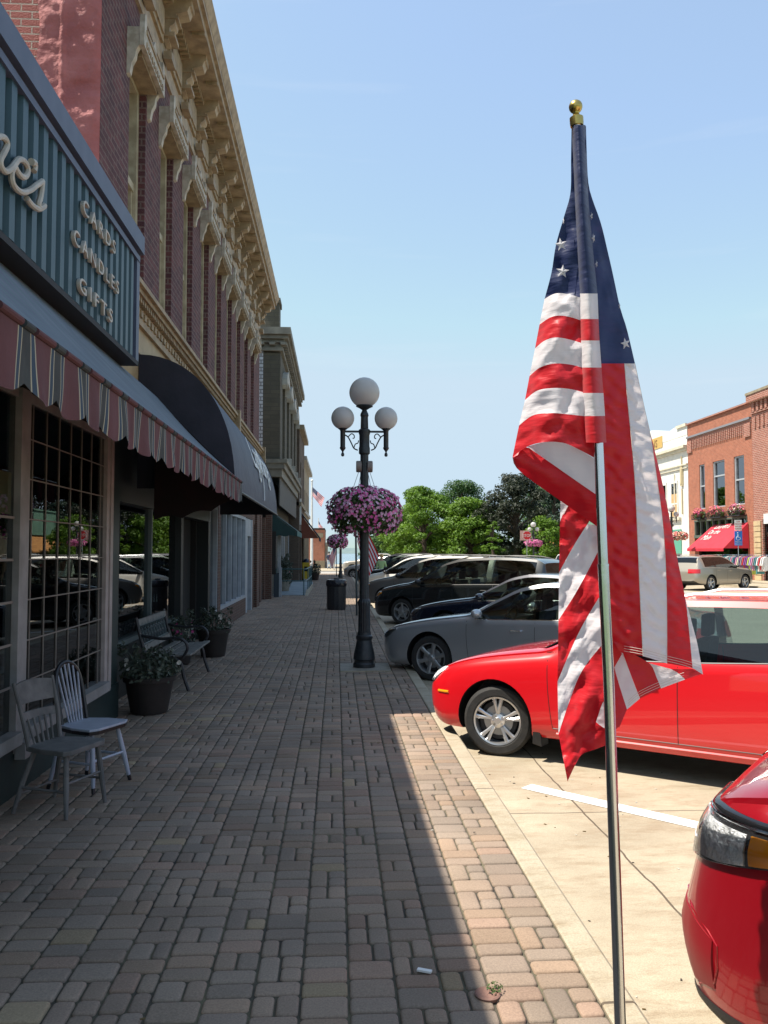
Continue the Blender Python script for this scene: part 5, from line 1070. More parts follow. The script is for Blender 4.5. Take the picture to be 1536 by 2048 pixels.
# ================================================================ flags
def bumpcloth(name, c, c2=None, trans=.35):
    if name in MATS: return MATS[name]
    m = bpy.data.materials.new(name); m.use_nodes = True; nt = m.node_tree; b = nt.nodes['Principled BSDF']; N = nt.nodes.new; K = nt.links.new
    b.inputs['Base Color'].default_value = (*c, 1); b.inputs['Roughness'].default_value = .42; b.inputs['Sheen Weight'].default_value = .25; b.inputs['Specular IOR Level'].default_value = .45
    g = N('ShaderNodeTexCoord'); mp = N('ShaderNodeMapping'); mp.inputs['Rotation'].default_value = (0, R(38), 0); mp.inputs['Scale'].default_value = (6, 6, 26); K(g.outputs['Object'], mp.inputs[0])
    n = N('ShaderNodeTexNoise'); n.inputs['Scale'].default_value = 1; n.inputs['Detail'].default_value = 3; K(mp.outputs[0], n.inputs['Vector'])
    bp = N('ShaderNodeBump'); bp.inputs['Strength'].default_value = .75; bp.inputs['Distance'].default_value = .010; K(n.outputs['Fac'], bp.inputs['Height']); K(bp.outputs[0], b.inputs['Normal'])
    t = N('ShaderNodeBsdfTranslucent'); t.inputs[0].default_value = (*c, 1); K(bp.outputs[0], t.inputs['Normal'])
    ms = N('ShaderNodeMixShader'); ms.inputs[0].default_value = trans; K(b.outputs[0], ms.inputs[1]); K(t.outputs[0], ms.inputs[2]); K(ms.outputs[0], nt.nodes['Material Output'].inputs[0])
    MATS[name] = m; return m
F_red = bumpcloth('flag_red', (.58,.004,.014), trans=.26); F_white = bumpcloth('flag_white', (.80,.76,.78), trans=.36); F_blue = bumpcloth('flag_blue', (.010,.022,.095), trans=.28)
F_mats = [F_red, F_white, F_blue, mat('stitch_thread', (.62,.55,.50), .8)]
YF = 2.40
fl = thing('flag', 'large stars and stripes flag with gold ball finial on a leaning steel pole', 'flag', tuple(P(1240,2048,YF)*1.0))
def resample(pts, n):
    pts = [Vector((p[0], p[1], p[2] if len(p) > 2 else 0)) for p in pts]; L_ = [0]
    for i in range(1, len(pts)): L_.append(L_[-1]+(pts[i]-pts[i-1]).length)
    out = []; j = 0
    for k in range(n+1):
        t = L_[-1]*k/n
        while j < len(pts)-2 and L_[j+1] < t: j += 1
        d = L_[j+1]-L_[j]; out.append(pts[j].lerp(pts[j+1], (t-L_[j])/d if d > 0 else 0))
    return out
def smooth2(pts): return [tuple(q) for q in spline([(p[0], p[1], p[2] if len(p) > 2 else 0) for p in pts], 5)]
class Cloth(MB):
    def rib(s, A, B, mi, n=14, m=14, amp=.006, bulge=0, seed=0, sm=True):
        if sm: A, B = smooth2(A), smooth2(B)
        A, B = resample(A, n), resample(B, n); o = len(s.v)
        for i in range(n+1):
            for j in range(m+1):
                t = j/m; q = A[i].lerp(B[i], t); px, py, d = q
                e = d/100+bulge*math.sin(math.pi*t)
                e += amp*noise.noise(Vector((px*.03+py*.018, py*.022-px*.02, seed)))*1.6+amp*.5*noise.noise(Vector((px*.10+py*.05, py*.07, seed+5)))
                s.v.append(tuple(P(px, py, YF+e)))
        for i in range(n):
            for j in range(m): s.f.append([o+i*(m+1)+j, o+(i+1)*(m+1)+j, o+(i+1)*(m+1)+j+1, o+i*(m+1)+j+1]); s.m.append(mi)
RED, WHT, BLU = 0, 1, 2
# sleeve wrapped round the pole
c = Cloth()
sl_l = [(1143,250),(1150,400),(1155,500),(1160,587),(1161,638),(1162,681),(1164,735),(1166,786),(1169,832),(1172,885)]
sl_r = [(1171,250),(1177,400),(1186,500),(1195,587),(1197,638),(1199,681),(1203,735),(1207,786),(1210,832),(1213,885)]
def sleeve(i0, i1, mi):
    A = sl_l[i0:i1+1]; B = sl_r[i0:i1+1]; A_, B_ = resample(A, 16), resample(B, 16); o = len(c.v); m = 10
    for i in range(17):
        for j in range(m+1):
            t = j/m; q = A_[i].lerp(B_[i], t); a = math.pi*t; w = .040+.004*math.sin(q.y*.02)
            c.v.append(tuple(P(q.x, q.y, YF+.01-w*math.sin(a)**.8-.003*noise.noise(Vector((q.x*.05, q.y*.03, 2))))))
    for i in range(16):
        for j in range(m): c.f.append([o+i*(m+1)+j, o+(i+1)*(m+1)+j, o+(i+1)*(m+1)+j+1, o+i*(m+1)+j+1]); c.m.append(mi)
for i0, i1, mi in ((0,3,BLU),(3,4,WHT),(4,5,RED),(5,6,WHT),(6,7,RED),(7,8,WHT),(8,9,RED)): sleeve(i0, i1, mi)
c.build('sleeve', F_mats, fl, smooth=True, fix=False, sharp=70)
c = Cloth()
# left fall of cloth, front
c.rib([(1143,255,1),(1142,320,1),(1141,385,1.5),(1129,430,3),(1112,489,4.5),(1103,545,6),(1089,598,8)], [(1150,255,1),(1152,320,1),(1155,400,1),(1160,500,1.2),(1163,560,1.2),(1164,596,1.2)], BLU, 26, 12, amp=.008, seed=1)
bb = [[(1089,598,8),(1110,587,3),(1135,588,1.5),(1164,596,1.2)], [(1079,649,9),(1098,636,4),(1117,631,2),(1140,634,1.5),(1165,642,1.2)], [(1070,697,10),(1088,682,5),(1110,675,2.2),(1135,678,1.5),(1166,687,1.2)],
      [(1059,752,11),(1080,735,6),(1108,727,2.5),(1140,729,1.6),(1168,736,1.2)], [(1050,800,12),(1075,781,7),(1108,776,3),(1140,778,1.8),(1172,786,1.2)], [(1038,851,13),(1065,831,8),(1100,826,3.2),(1140,829,2),(1174,833,1.2)],
      [(1025,914,14),(1055,893,9),(1090,884,4),(1128,886,2.5),(1160,900,2),(1196,920,1.6)]]
for i, mi in enumerate((WHT, RED, WHT, RED, WHT, RED)): c.rib(bb[i], bb[i+1], mi, 22, 16, amp=.008, seed=2)
# the rolled back hem under the fold
c.rib([(1055,893,11),(1090,884,7),(1128,886,5),(1160,900,5),(1198,922,5)], [(1055,894,14),(1100,925,11),(1150,960,8),(1198,993,6)], WHT, 16, 8, seed=3)
c.rib([(1025,914,14),(1040,903,13.5),(1055,894,14),(1100,925,12),(1150,960,9),(1198,993,7)], [(1025,915,15),(1030,932,15),(1050,951,15),(1080,973,14),(1110,994,13),(1150,1022,12),(1200,1057,11)], RED, 20, 8, bulge=-.012, seed=4)
# left lower fall behind the pole
e = {0: [(1119,985,16),(1135,1012,15),(1160,1028,14),(1205,1055,12)], 1: [(1120,1043,16),(1127,1030,15.5),(1136,1012,15)], 2: [(1118,1145,17),(1147,1092,15),(1175,1048,13)], 3: [(1117,1240,17),(1155,1180,13),(1203,1090,10)],
     4: [(1115,1363,17),(1158,1264,13),(1207,1180,9)], 5: [(1117,1468,16),(1138,1405,14),(1165,1340,12),(1214,1278,9)]}
c.rib([(1119,985,16),(1121,1004,16),(1120,1043,16)], [(1122,987,16),(1130,1000,15.7),(1136,1012,15)], WHT, 6, 5, seed=5)
c.rib([(1120,1043,16),(1136,1012,15),(1160,1027,14),(1178,1040,13.5)], [(1118,1145,17),(1147,1092,15),(1175,1048,13),(1178,1044,13)], RED, 14, 12, amp=.013, seed=5)
c.rib(e[2], e[3], WHT, 16, 12, amp=.013, seed=5); c.rib([(1175,1048,13),(1190,1050,12.5),(1205,1055,12)], [(1178,1090,12.5),(1190,1095,12),(1205,1088,10)], WHT, 4, 4, amp=.013, seed=5)
c.rib(e[3], e[4], RED, 16, 12, amp=.013, seed=5); c.rib(e[4], e[5], WHT, 16, 14, amp=.013, seed=5)
c.rib(e[5], [(1135,1563,13),(1152,1527,12),(1165,1508,11),(1190,1499,10),(1218,1488,9)], RED, 18, 20, amp=.013, seed=5, bulge=-.01)
c.rib([(1192,1444,7),(1204,1408,7),(1210,1400,7)], [(1194,1446,7),(1208,1456,7),(1222,1462,7)], WHT, 6, 6, seed=6)
c.build('left_fall', F_mats, fl, smooth=True, fix=False, sharp=80)
c = Cloth()
# right fall of cloth
c.rib([(1163,255,1),(1168,400,2),(1178,500,3),(1186,590,4),(1186,727,6)], [(1172,252,1),(1174,320,1),(1177,368,1.5),(1185,399,2.5),(1202,447,4),(1216,505,5),(1226,549,6.5),(1240,614,8),(1254,659,9.5),(1270,727,11)], BLU, 30, 14, amp=.010, seed=8)
L0 = [(1186,727,6),(1187,800,6),(1190,860,6),(1199,950,7),(1203,1050,8),(1207,1150,9),(1214,1250,10),(1240,1305,11)]
L1 = [(1249,727,8),(1255,800,7.5),(1262,870,7),(1270,965,7),(1275,1071,7.5),(1281,1212,8),(1286,1312,9)]
L2 = [(1270,727,11),(1288,812,12),(1301,870,12),(1310,930,12),(1326,1050,12.5),(1333,1176,12),(1334,1327,12)]
L3 = [(1301,866,12),(1328,980,14),(1349,1089,15),(1370,1194,15),(1378,1260,15),(1385,1336,15)]
L4 = [(1370,1194,15),(1385,1250,15.5),(1395,1289,16),(1406,1349,16)]
def rip(A, B, mi, n, m, amp, seed):                          # strip with puckers running across it from the seam
    A, B = resample(smooth2(A), n), resample(smooth2(B), n); o = len(c.v)
    for i in range(n+1):
        for j in range(m+1):
            t = j/m; q = A[i].lerp(B[i], t); px, py, d = q
            w = (1-2*abs(math.sin((py-.8*px)*.105+1.9*noise.noise(Vector((px*.02, py*.014, seed))))))*amp*(.4+.6*math.sin(math.pi*min(1, t*.8+.2)))*(.55+.9*abs(noise.noise(Vector((px*.01, py*.011, seed+3)))))
            e_ = d/100+w*.55+amp*1.2*noise.noise(Vector((px*.05+py*.02, py*.045-px*.03, seed)))+.0022*math.sin(py*.75)*max(0, 1-t*5)
            c.v.append(tuple(P(px, py, YF+e_)))
    for i in range(n):
        for j in range(m): c.f.append([o+i*(m+1)+j, o+(i+1)*(m+1)+j, o+(i+1)*(m+1)+j+1, o+i*(m+1)+j+1]); c.m.append(mi)
rip(L0, L1, RED, 160, 12, .006, 9); rip(L1, L2, WHT, 240, 18, .0085, 9)
rip([(1301,866,12),(1310,930,12),(1326,1050,12.5),(1333,1176,12),(1334,1327,12)], L3, RED, 80, 8, .004, 9); rip([(1370,1194,15),(1378,1260,15),(1385,1336,15)], L4, WHT, 24, 6, .003, 9)
# turned up lower corner of the fly
c.rib([(1240,1289,16),(1258,1340,15.5),(1280,1397,15)], [(1227,1330,17),(1240,1375,16.5),(1254,1419,16)], WHT, 12, 6, seed=11)
c.rib([(1240,1289,16),(1262,1305,15.5),(1300,1328,16),(1312,1352,16),(1322,1377,16)], [(1240,1290,16),(1250,1320,16),(1258,1340,15.5),(1270,1370,15),(1280,1397,15)], RED, 14, 8, seed=11)
c.rib([(1298,1326,16.3),(1311,1352,16.3),(1322,1377,16.3)], [(1342,1338,17),(1356,1346,17),(1370,1359,17)], WHT, 10, 8, seed=11)
c.rib([(1342,1338,17),(1356,1346,17),(1370,1359,17)], [(1385,1338,17.3),(1400,1344,17.3),(1405,1348,17.3)], RED, 8, 6, seed=11)
c.rib([(1227,1330,17),(1240,1375,16.5),(1254,1419,16)], [(1214,1335,15),(1222,1400,14),(1238,1456,14)], RED, 12, 6, seed=11)
c.rib([(1206,1235,13),(1222,1268,13),(1244,1308,13)], [(1206,1300,14),(1214,1336,14.5),(1229,1334,15)], RED, 8, 6, seed=13)
c.rib([(1206,1300,12),(1208,1380,11),(1214,1455,10),(1220,1470,10)], [(1222,1300,12),(1232,1380,12),(1240,1440,12),(1241,1450,12)], RED, 12, 6, seed=12)
c.build('right_fall', F_mats, fl, smooth=True, fix=False, sharp=80)
# hem stitching and seams
b = MB()
def pl(pts, d, r, mi=3): b.tube([P(x, y, YF+dd/100-d) for x, y, dd in smooth2(pts)], r, 4, mi=mi)
for k in range(3): pl([(1248,1302-k*5,11),(1286,1309-k*5,9),(1334,1322-k*5,12),(1370,1331-k*5,14.4),(1403,1344-k*6,15.8)], .012, .0006)
for k in range(3): pl([(1256,1412-k*5,16),(1279,1393-k*5,15),(1321,1373-k*5,16),(1368,1355-k*5,17)], .012, .0006)
pl(L1, .012, .0009); pl(L2, .010, .0007)
b.build('stitching', F_mats, fl, fix=False)
# stars
def star(b, px, py, s, d, sq=1.0, rot=0):
    cc = P(px, py, YF+d/100); u = (P(px+1, py, YF+d/100)-cc); v = (P(px, py-1, YF+d/100)-cc); vs = []
    for k in range(10): a = math.pi/2+math.pi*k/5+rot; r_ = s*(1 if k % 2 == 0 else .42); vs.append(cc+u*r_*math.cos(a)*sq+v*r_*math.sin(a))
    vs.append(cc-Vector((0,.004,0))); b.add(vs, [(k, (k+1) % 10, 10) for k in range(10)], 1)
b = MB()
for a in ((1122,489,14,1.8,.9,.2),(1125,543,14,2.2,1,-.1),(1127,442,8,1.2,.3,0),(1251,687,12,8.0,.85,.25),(1187,476,11,1.0,.35,.3),(1183,432,9,.6,.35,.3),(1239,612,7,7,.3,0),(1193,528,8,1.6,.35,.3),(1113,610,0.1,0,1,0)): star(b, *a)
b.build('stars', F_mats, fl, fix=False)
# pole and finial
tp_ = P(1153.5, 246, YF); pc_ = [P(x, y, YF) for x, y in ((1153.5,246),(1166,430),(1177,600),(1188,760),(1197,890),(1206.5,1130),(1217,1352),(1224,1563),(1232,1790),(1240.5,2048))]
last = (pc_[-1]-pc_[-2]); pc_.append(pc_[-1]+last*((pc_[-1].z+.05)/-last.z)); dv = (pc_[1]-pc_[0]).normalized(); sp_ = spline(pc_, 5); md_ = pc_[5]; mi_ = 25
b = MB(); b.tube(sp_[:mi_+1], .0145, 24); b.tube(sp_[mi_:], .0163, 24); b.tube([md_+dv*-.003, md_+dv*.003], .0172, 24); b.build('pole', M_steel, fl, smooth=True)
b = MB(); up_ = -dv
def lz(prof, base, mi=0):
    x = up_.orthogonal().normalized(); y = up_.cross(x); o = len(b.v); n = 24
    for r_, z in prof:
        for k in range(n): a = 2*math.pi*k/n; b.v.append(tuple(base+up_*z+x*r_*math.cos(a)+y*r_*math.sin(a)))
    for i in range(len(prof)-1):
        for k in range(n): b.f.append([o+i*n+k, o+i*n+(k+1) % n, o+(i+1)*n+(k+1) % n, o+(i+1)*n+k]); b.m.append(mi)
lz([(.001,-.01),(.0195,-.01),(.0205,.0),(.0205,.016),(.0175,.018),(.012,.022),(.009,.028),(.010,.031)]+[(max(.001, .0205*math.sin(math.pi*t/12)), .050-.0205*math.cos(math.pi*t/12)) for t in range(2,13)], tp_)
b.build('finial', M_brass, fl, smooth=True)
# plain little flags farther off
def flagcloth(parent, TL, TR, BL, BR, wave=.05, n=26):
    c = MB(); TL, TR, BL, BR = map(Vector, (TL, TR, BL, BR)); nn = (TR-TL).cross(BL-TL).normalized()
    for i in range(27):
        v = i/26
        for j in range(n+1):
            u = j/n; p = TL.lerp(TR, u).lerp(BL.lerp(BR, u), v)+nn*wave*(math.sin(u*9+v*2.5)*.6*u**.5+.5*noise.noise(Vector((u*4, v*3, 1)))); c.v.append(tuple(p))
    for i in range(26):
        for j in range(n):
            st = i//2; blue = st < 7 and j/n < .4; c.f.append([i*(n+1)+j, i*(n+1)+j+1, (i+1)*(n+1)+j+1, (i+1)*(n+1)+j])
            c.m.append(BLU if blue else (RED if st % 2 == 0 else WHT))
            if blue and i % 3 == 1 and j % 2 == 1 and i < 13: c.m[-1] = WHT if False else BLU
    o = c.build('cloth', F_mats[:3], parent, smooth=True, fix=False)
    b = MB()
    for i in range(5):
        for j in range(6):
            u = .035+j*.063; v = .05+i*.105; p = TL.lerp(TR, u).lerp(BL.lerp(BR, u), v); w = (TR-TL).length*.016; e1 = (TR-TL).normalized()*w; e2 = (BL-TL).normalized()*w
            for s_ in (1, -1): b.add([p+nn*(wave+.01)*s_-e1, p+nn*(wave+.01)*s_-e2, p+nn*(wave+.01)*s_+e1, p+nn*(wave+.01)*s_+e2], [(0,1,2,3)])
    b.build('stars', F_white, o, fix=False)
t = thing('flag', 'striped flag drooping from a thin pole directly behind the nearest street lamp', 'flag', (.56, 22.7, 0))
b = MB(); b.tube([(.56,22.7,-.02),(.52,22.7,3.05)], .028, 8); b.ball((.52,22.7,3.09), .05, n=6); b.build('pole', mat('dull_pole', (.10,.115,.115), .4, .6), t, smooth=True)
flagcloth(t, (.56,22.68,2.95), (1.17,22.55,1.62), (.57,22.68,2.02), (.86,22.6,.98))
t = thing('flag', 'small reddish flag hanging from a thin pole left of the second lamp post', 'flag', (-.05, 58, 0))
b = MB(); b.tube([(0,58,-.02),(0,58,2.6)], .035, 6); b.build('pole', MATS['dull_pole'], t)
flagcloth(t, (-.02,57.95,2.5), (-.55,57.9,1.25), (-.02,57.95,1.6), (-.30,57.9,.55), n=14)
q = P(624, 963, 76); t = thing('flagpole', 'tall white flagpole with flag flying beyond the left row of buildings', 'flagpole', (q.x, 76, 0))
b = MB(); b.tube([(q.x,76,-.1),(q.x,76,q.z)], [.14,.08], 8); b.ball((q.x,76,q.z+.08), .12, n=6); b.build('pole', M_white, t, smooth=True)
def fp(px, py, Y): return tuple(P(px, py, Y))
flagcloth(t, fp(625,974,75.9), fp(649,996,75.6), fp(625,991,75.9), fp(643,1014,75.6), wave=.07)
q = P(637, 1036, 112); t = thing('flagpole', 'far small flag on a slim pole above the red brick building', 'flagpole', (q.x, 112, 0))
b = MB(); b.tube([(q.x,112,-.1),(q.x,112,q.z)], .06, 6); b.build('pole', M_white, t)
flagcloth(t, fp(637,1042,111.9), fp(646,1056,111.5), fp(637,1052,111.9), fp(644,1064,111.5), wave=.1)

# ================================================================ cars
def herm(pts, x):
    if x <= pts[0][0]: return pts[0][1]
    if x >= pts[-1][0]: return pts[-1][1]
    for i in range(len(pts)-1):
        if pts[i][0] <= x <= pts[i+1][0]: break
    def sl_(k):
        if k == 0: return (pts[1][1]-pts[0][1])/(pts[1][0]-pts[0][0])
        if k == len(pts)-1: return (pts[k][1]-pts[k-1][1])/(pts[k][0]-pts[k-1][0])
        a = (pts[k][1]-pts[k-1][1])/(pts[k][0]-pts[k-1][0]); b_ = (pts[k+1][1]-pts[k][1])/(pts[k+1][0]-pts[k][0])
        return 0 if a*b_ <= 0 else 2*a*b_/(a+b_)
    h = pts[i+1][0]-pts[i][0]; t = (x-pts[i][0])/h; m0, m1 = sl_(i)*h, sl_(i+1)*h
    return (2*t**3-3*t*t+1)*pts[i][1]+(t**3-2*t*t+t)*m0+(-2*t**3+3*t*t)*pts[i+1][1]+(t**3-t*t)*m1
SPEC = {
 'hatch': dict(L=4.48, W=1.77, fa=.82, wb=2.70, r=.318, top=[(0,.60),(.05,.69),(.2,.775),(.6,.90),(1.1,.985),(1.25,1.005),(1.7,1.23),(2.1,1.41),(2.5,1.475),(3.2,1.485),(3.8,1.44),(4.1,1.36),(4.33,1.08),(4.45,.92),(4.48,.80)],
   belt=[(0,.57),(.05,.63),(.2,.70),(.6,.82),(1.1,.895),(1.3,.92),(2.5,.965),(3.8,1.03),(4.3,1.02),(4.48,.78)], bot=[(0,.36),(.05,.25),(.3,.19),(1,.20),(3.6,.2),(4.2,.26),(4.48,.40)], ws=(1.27,2.1), rw=(4.1,4.33), sw=[(1.46,2.42),(2.50,3.36),(3.44,3.92)], rail=1, rn=.75, kn=.60),
 'sedan': dict(L=4.80, W=1.80, fa=.96, wb=2.72, r=.325, top=[(0,.60),(.06,.69),(.3,.78),(.8,.89),(1.35,.97),(1.5,.99),(1.95,1.21),(2.35,1.39),(2.75,1.45),(3.2,1.44),(3.6,1.36),(4.1,1.14),(4.25,1.08),(4.7,1.04),(4.78,.9),(4.80,.75)],
   belt=[(0,.56),(.06,.62),(.3,.70),(.8,.80),(1.35,.88),(1.5,.90),(2.7,.945),(4.1,.99),(4.7,.96),(4.80,.72)], bot=[(0,.36),(.06,.24),(.3,.18),(1,.19),(3.8,.2),(4.5,.26),(4.80,.40)], ws=(1.5,2.36), rw=(3.55,4.12), sw=[(1.68,2.55),(2.64,3.30),(3.36,3.60)], rail=0, rn=.8, kn=.62),
 'van': dict(L=5.05, W=1.96, fa=1.0, wb=3.03, r=.335, top=[(0,.66),(.08,.78),(.35,.92),(.9,1.05),(1.2,1.10),(1.8,1.40),(2.2,1.60),(2.7,1.70),(3.6,1.73),(4.5,1.69),(4.75,1.60),(4.95,1.2),(5.03,.95),(5.05,.8)],
   belt=[(0,.62),(.08,.71),(.35,.84),(.9,.96),(1.2,1.0),(2.5,1.05),(4.5,1.09),(4.9,1.07),(5.05,.78)], bot=[(0,.36),(.06,.25),(.3,.19),(1,.19),(4.2,.2),(4.8,.28),(5.05,.42)], ws=(1.22,2.2), rw=(4.75,4.95), sw=[(1.45,2.42),(2.52,3.5),(3.60,4.58)], rail=1, rn=.85, kn=.60),
 'suv': dict(L=4.70, W=1.86, fa=.92, wb=2.72, r=.36, top=[(0,.78),(.05,.90),(.2,.98),(.6,1.05),(1.2,1.11),(1.35,1.13),(1.8,1.40),(2.15,1.58),(2.6,1.67),(3.8,1.66),(4.3,1.58),(4.5,1.33),(4.65,1.05),(4.7,.9)],
   belt=[(0,.74),(.05,.84),(.2,.90),(.6,.97),(1.2,1.03),(1.35,1.05),(2.6,1.09),(4.2,1.14),(4.55,1.10),(4.7,.86)], bot=[(0,.40),(.06,.28),(.3,.24),(1,.25),(3.9,.26),(4.5,.34),(4.7,.46)], ws=(1.36,2.16), rw=(4.3,4.5), sw=[(1.56,2.35),(2.44,3.22),(3.32,4.10)], rail=1, rn=.8, kn=.60)}
M_tyre = mat('tyre_rubber', (.018,.018,.018), .8, c2=(.03,.028,.026), scale=20, bump=.2, bscale=60)
M_rim = mat('alloy', (.62,.62,.63), .28, .85); M_rimd = mat('dull_alloy', (.40,.41,.42), .35, .8)
M_brk = mat('brake_dark', (.03,.03,.032), .5, .5)
M_plast = mat('black_plastic_trim', (.015,.015,.016), .45)
M_cglass = glass('car_glass', (.50,.58,.53), 1.5, 1.0, 0, .03); M_cgd = glass('tinted_car_glass', (.10,.11,.11), 1.5, 1.0, 0, .03)
M_seat = mat('car_seat_cloth', (.16,.155,.14), .9, c2=(.12,.115,.10), scale=9); M_dash = mat('dash_plastic', (.035,.035,.036), .6)
M_lens = glass('headlight_lens', (.96,.97,.98), 1.5, 1.2, 0, .06); M_refl = mat('reflector', (.95,.96,.97), .25, .25, bump=1.0, bscale=11, dist=.10, detail=2)
M_amber = mat('amber_lens', (1.0,.36,.015), .15, coat=1, trans=.1); M_redl = mat('red_lens', (.45,.01,.015), .15, coat=1)
def paint(name, c, metal=.0, rough=.32, fl_=0):
    m = mat(name, c, rough, metal, coat=1.0, spec=.5); return m
def wheel_meshes(r, style):
    key = (round(r,3), style)
    if key in WC: return WC[key]
    rr = r*.70; w = .205
    b = MB(); b.lathe([(rr,-w/2+.01),(rr+.01,-w/2),(r-.03,-w/2+.0),(r-.008,-w/2+.02),(r,-w/2+.05),(r,w/2-.05),(r-.008,w/2-.02),(r-.03,w/2),(rr+.01,w/2),(rr,w/2-.01)], (0,0,0), 48, axis='y')
    q = MB(); yo = -w/2
    q.lathe([(rr+.002,yo+.012),(rr-.004,yo+.004),(rr-.018,yo+.008),(rr-.024,yo+.03),(rr-.03,yo+.12)], (0,0,0), 48, axis='y')
    q.lathe([(.001,yo+.018),(.03,yo+.018),(.034,yo+.022),(.066,yo+.03),(.07,yo+.06)], (0,0,0), 24, axis='y')
    ns = {'double5': 5, 'six': 6, 'five': 5, 'ten': 10}[style]
    for k in range(ns):
        a0 = 2*math.pi*k/ns+.3
        for dk in ((-.17,.17) if style == 'double5' else (0,)):
            a = a0+dk; wd = .017 if style == 'double5' else (.030 if style != 'ten' else .013)
            p0 = Vector((.05*math.cos(a0), yo+.034, .05*math.sin(a0))); p1 = Vector(((rr-.018)*math.cos(a), yo+.018, (rr-.018)*math.sin(a))); d = (p1-p0).normalized(); s_ = Vector((-d.z, 0, d.x)).normalized()
            vs = []
            for p_, ww, th in ((p0, wd*1.1, .03), ((p0+p1)/2+Vector((0,-.004,0)), wd*.85, .024), (p1, wd*1.15, .02)):
                vs += [p_-s_*ww+Vector((0,.004,0)), p_-s_*ww*.5-Vector((0,.004,0)), p_+s_*ww*.5-Vector((0,.004,0)), p_+s_*ww+Vector((0,.004,0)), p_+s_*ww+Vector((0,th,0)), p_-s_*ww+Vector((0,th,0))]
            fs = []
            for j in range(2): fs += [(j*6+i, j*6+(i+1) % 6, j*6+6+(i+1) % 6, j*6+6+i) for i in range(6)]
            q.add(vs, fs)
    for k in range(5): a = 2*math.pi*k/5+.62; q.lathe([(.001,yo+.020),(.009,yo+.020),(.009,yo+.04)], (.05*math.cos(a), 0, .05*math.sin(a)), 8, axis='y')
    d = MB(); d.lathe([(.001,yo+.075),(rr*.78,yo+.075),(rr*.80,yo+.09),(rr-.03,yo+.12),(rr-.03,yo+.15)], (0,0,0), 32, axis='y'); d.lathe([(.001,yo+.066),(rr*.6,yo+.066),(rr*.62,yo+.07)], (0,0,0), 32, axis='y', mi=1)
    WC[key] = (b, q, d); return WC[key]
WC = {}
BK = bpy.data.collections.new('tmp')
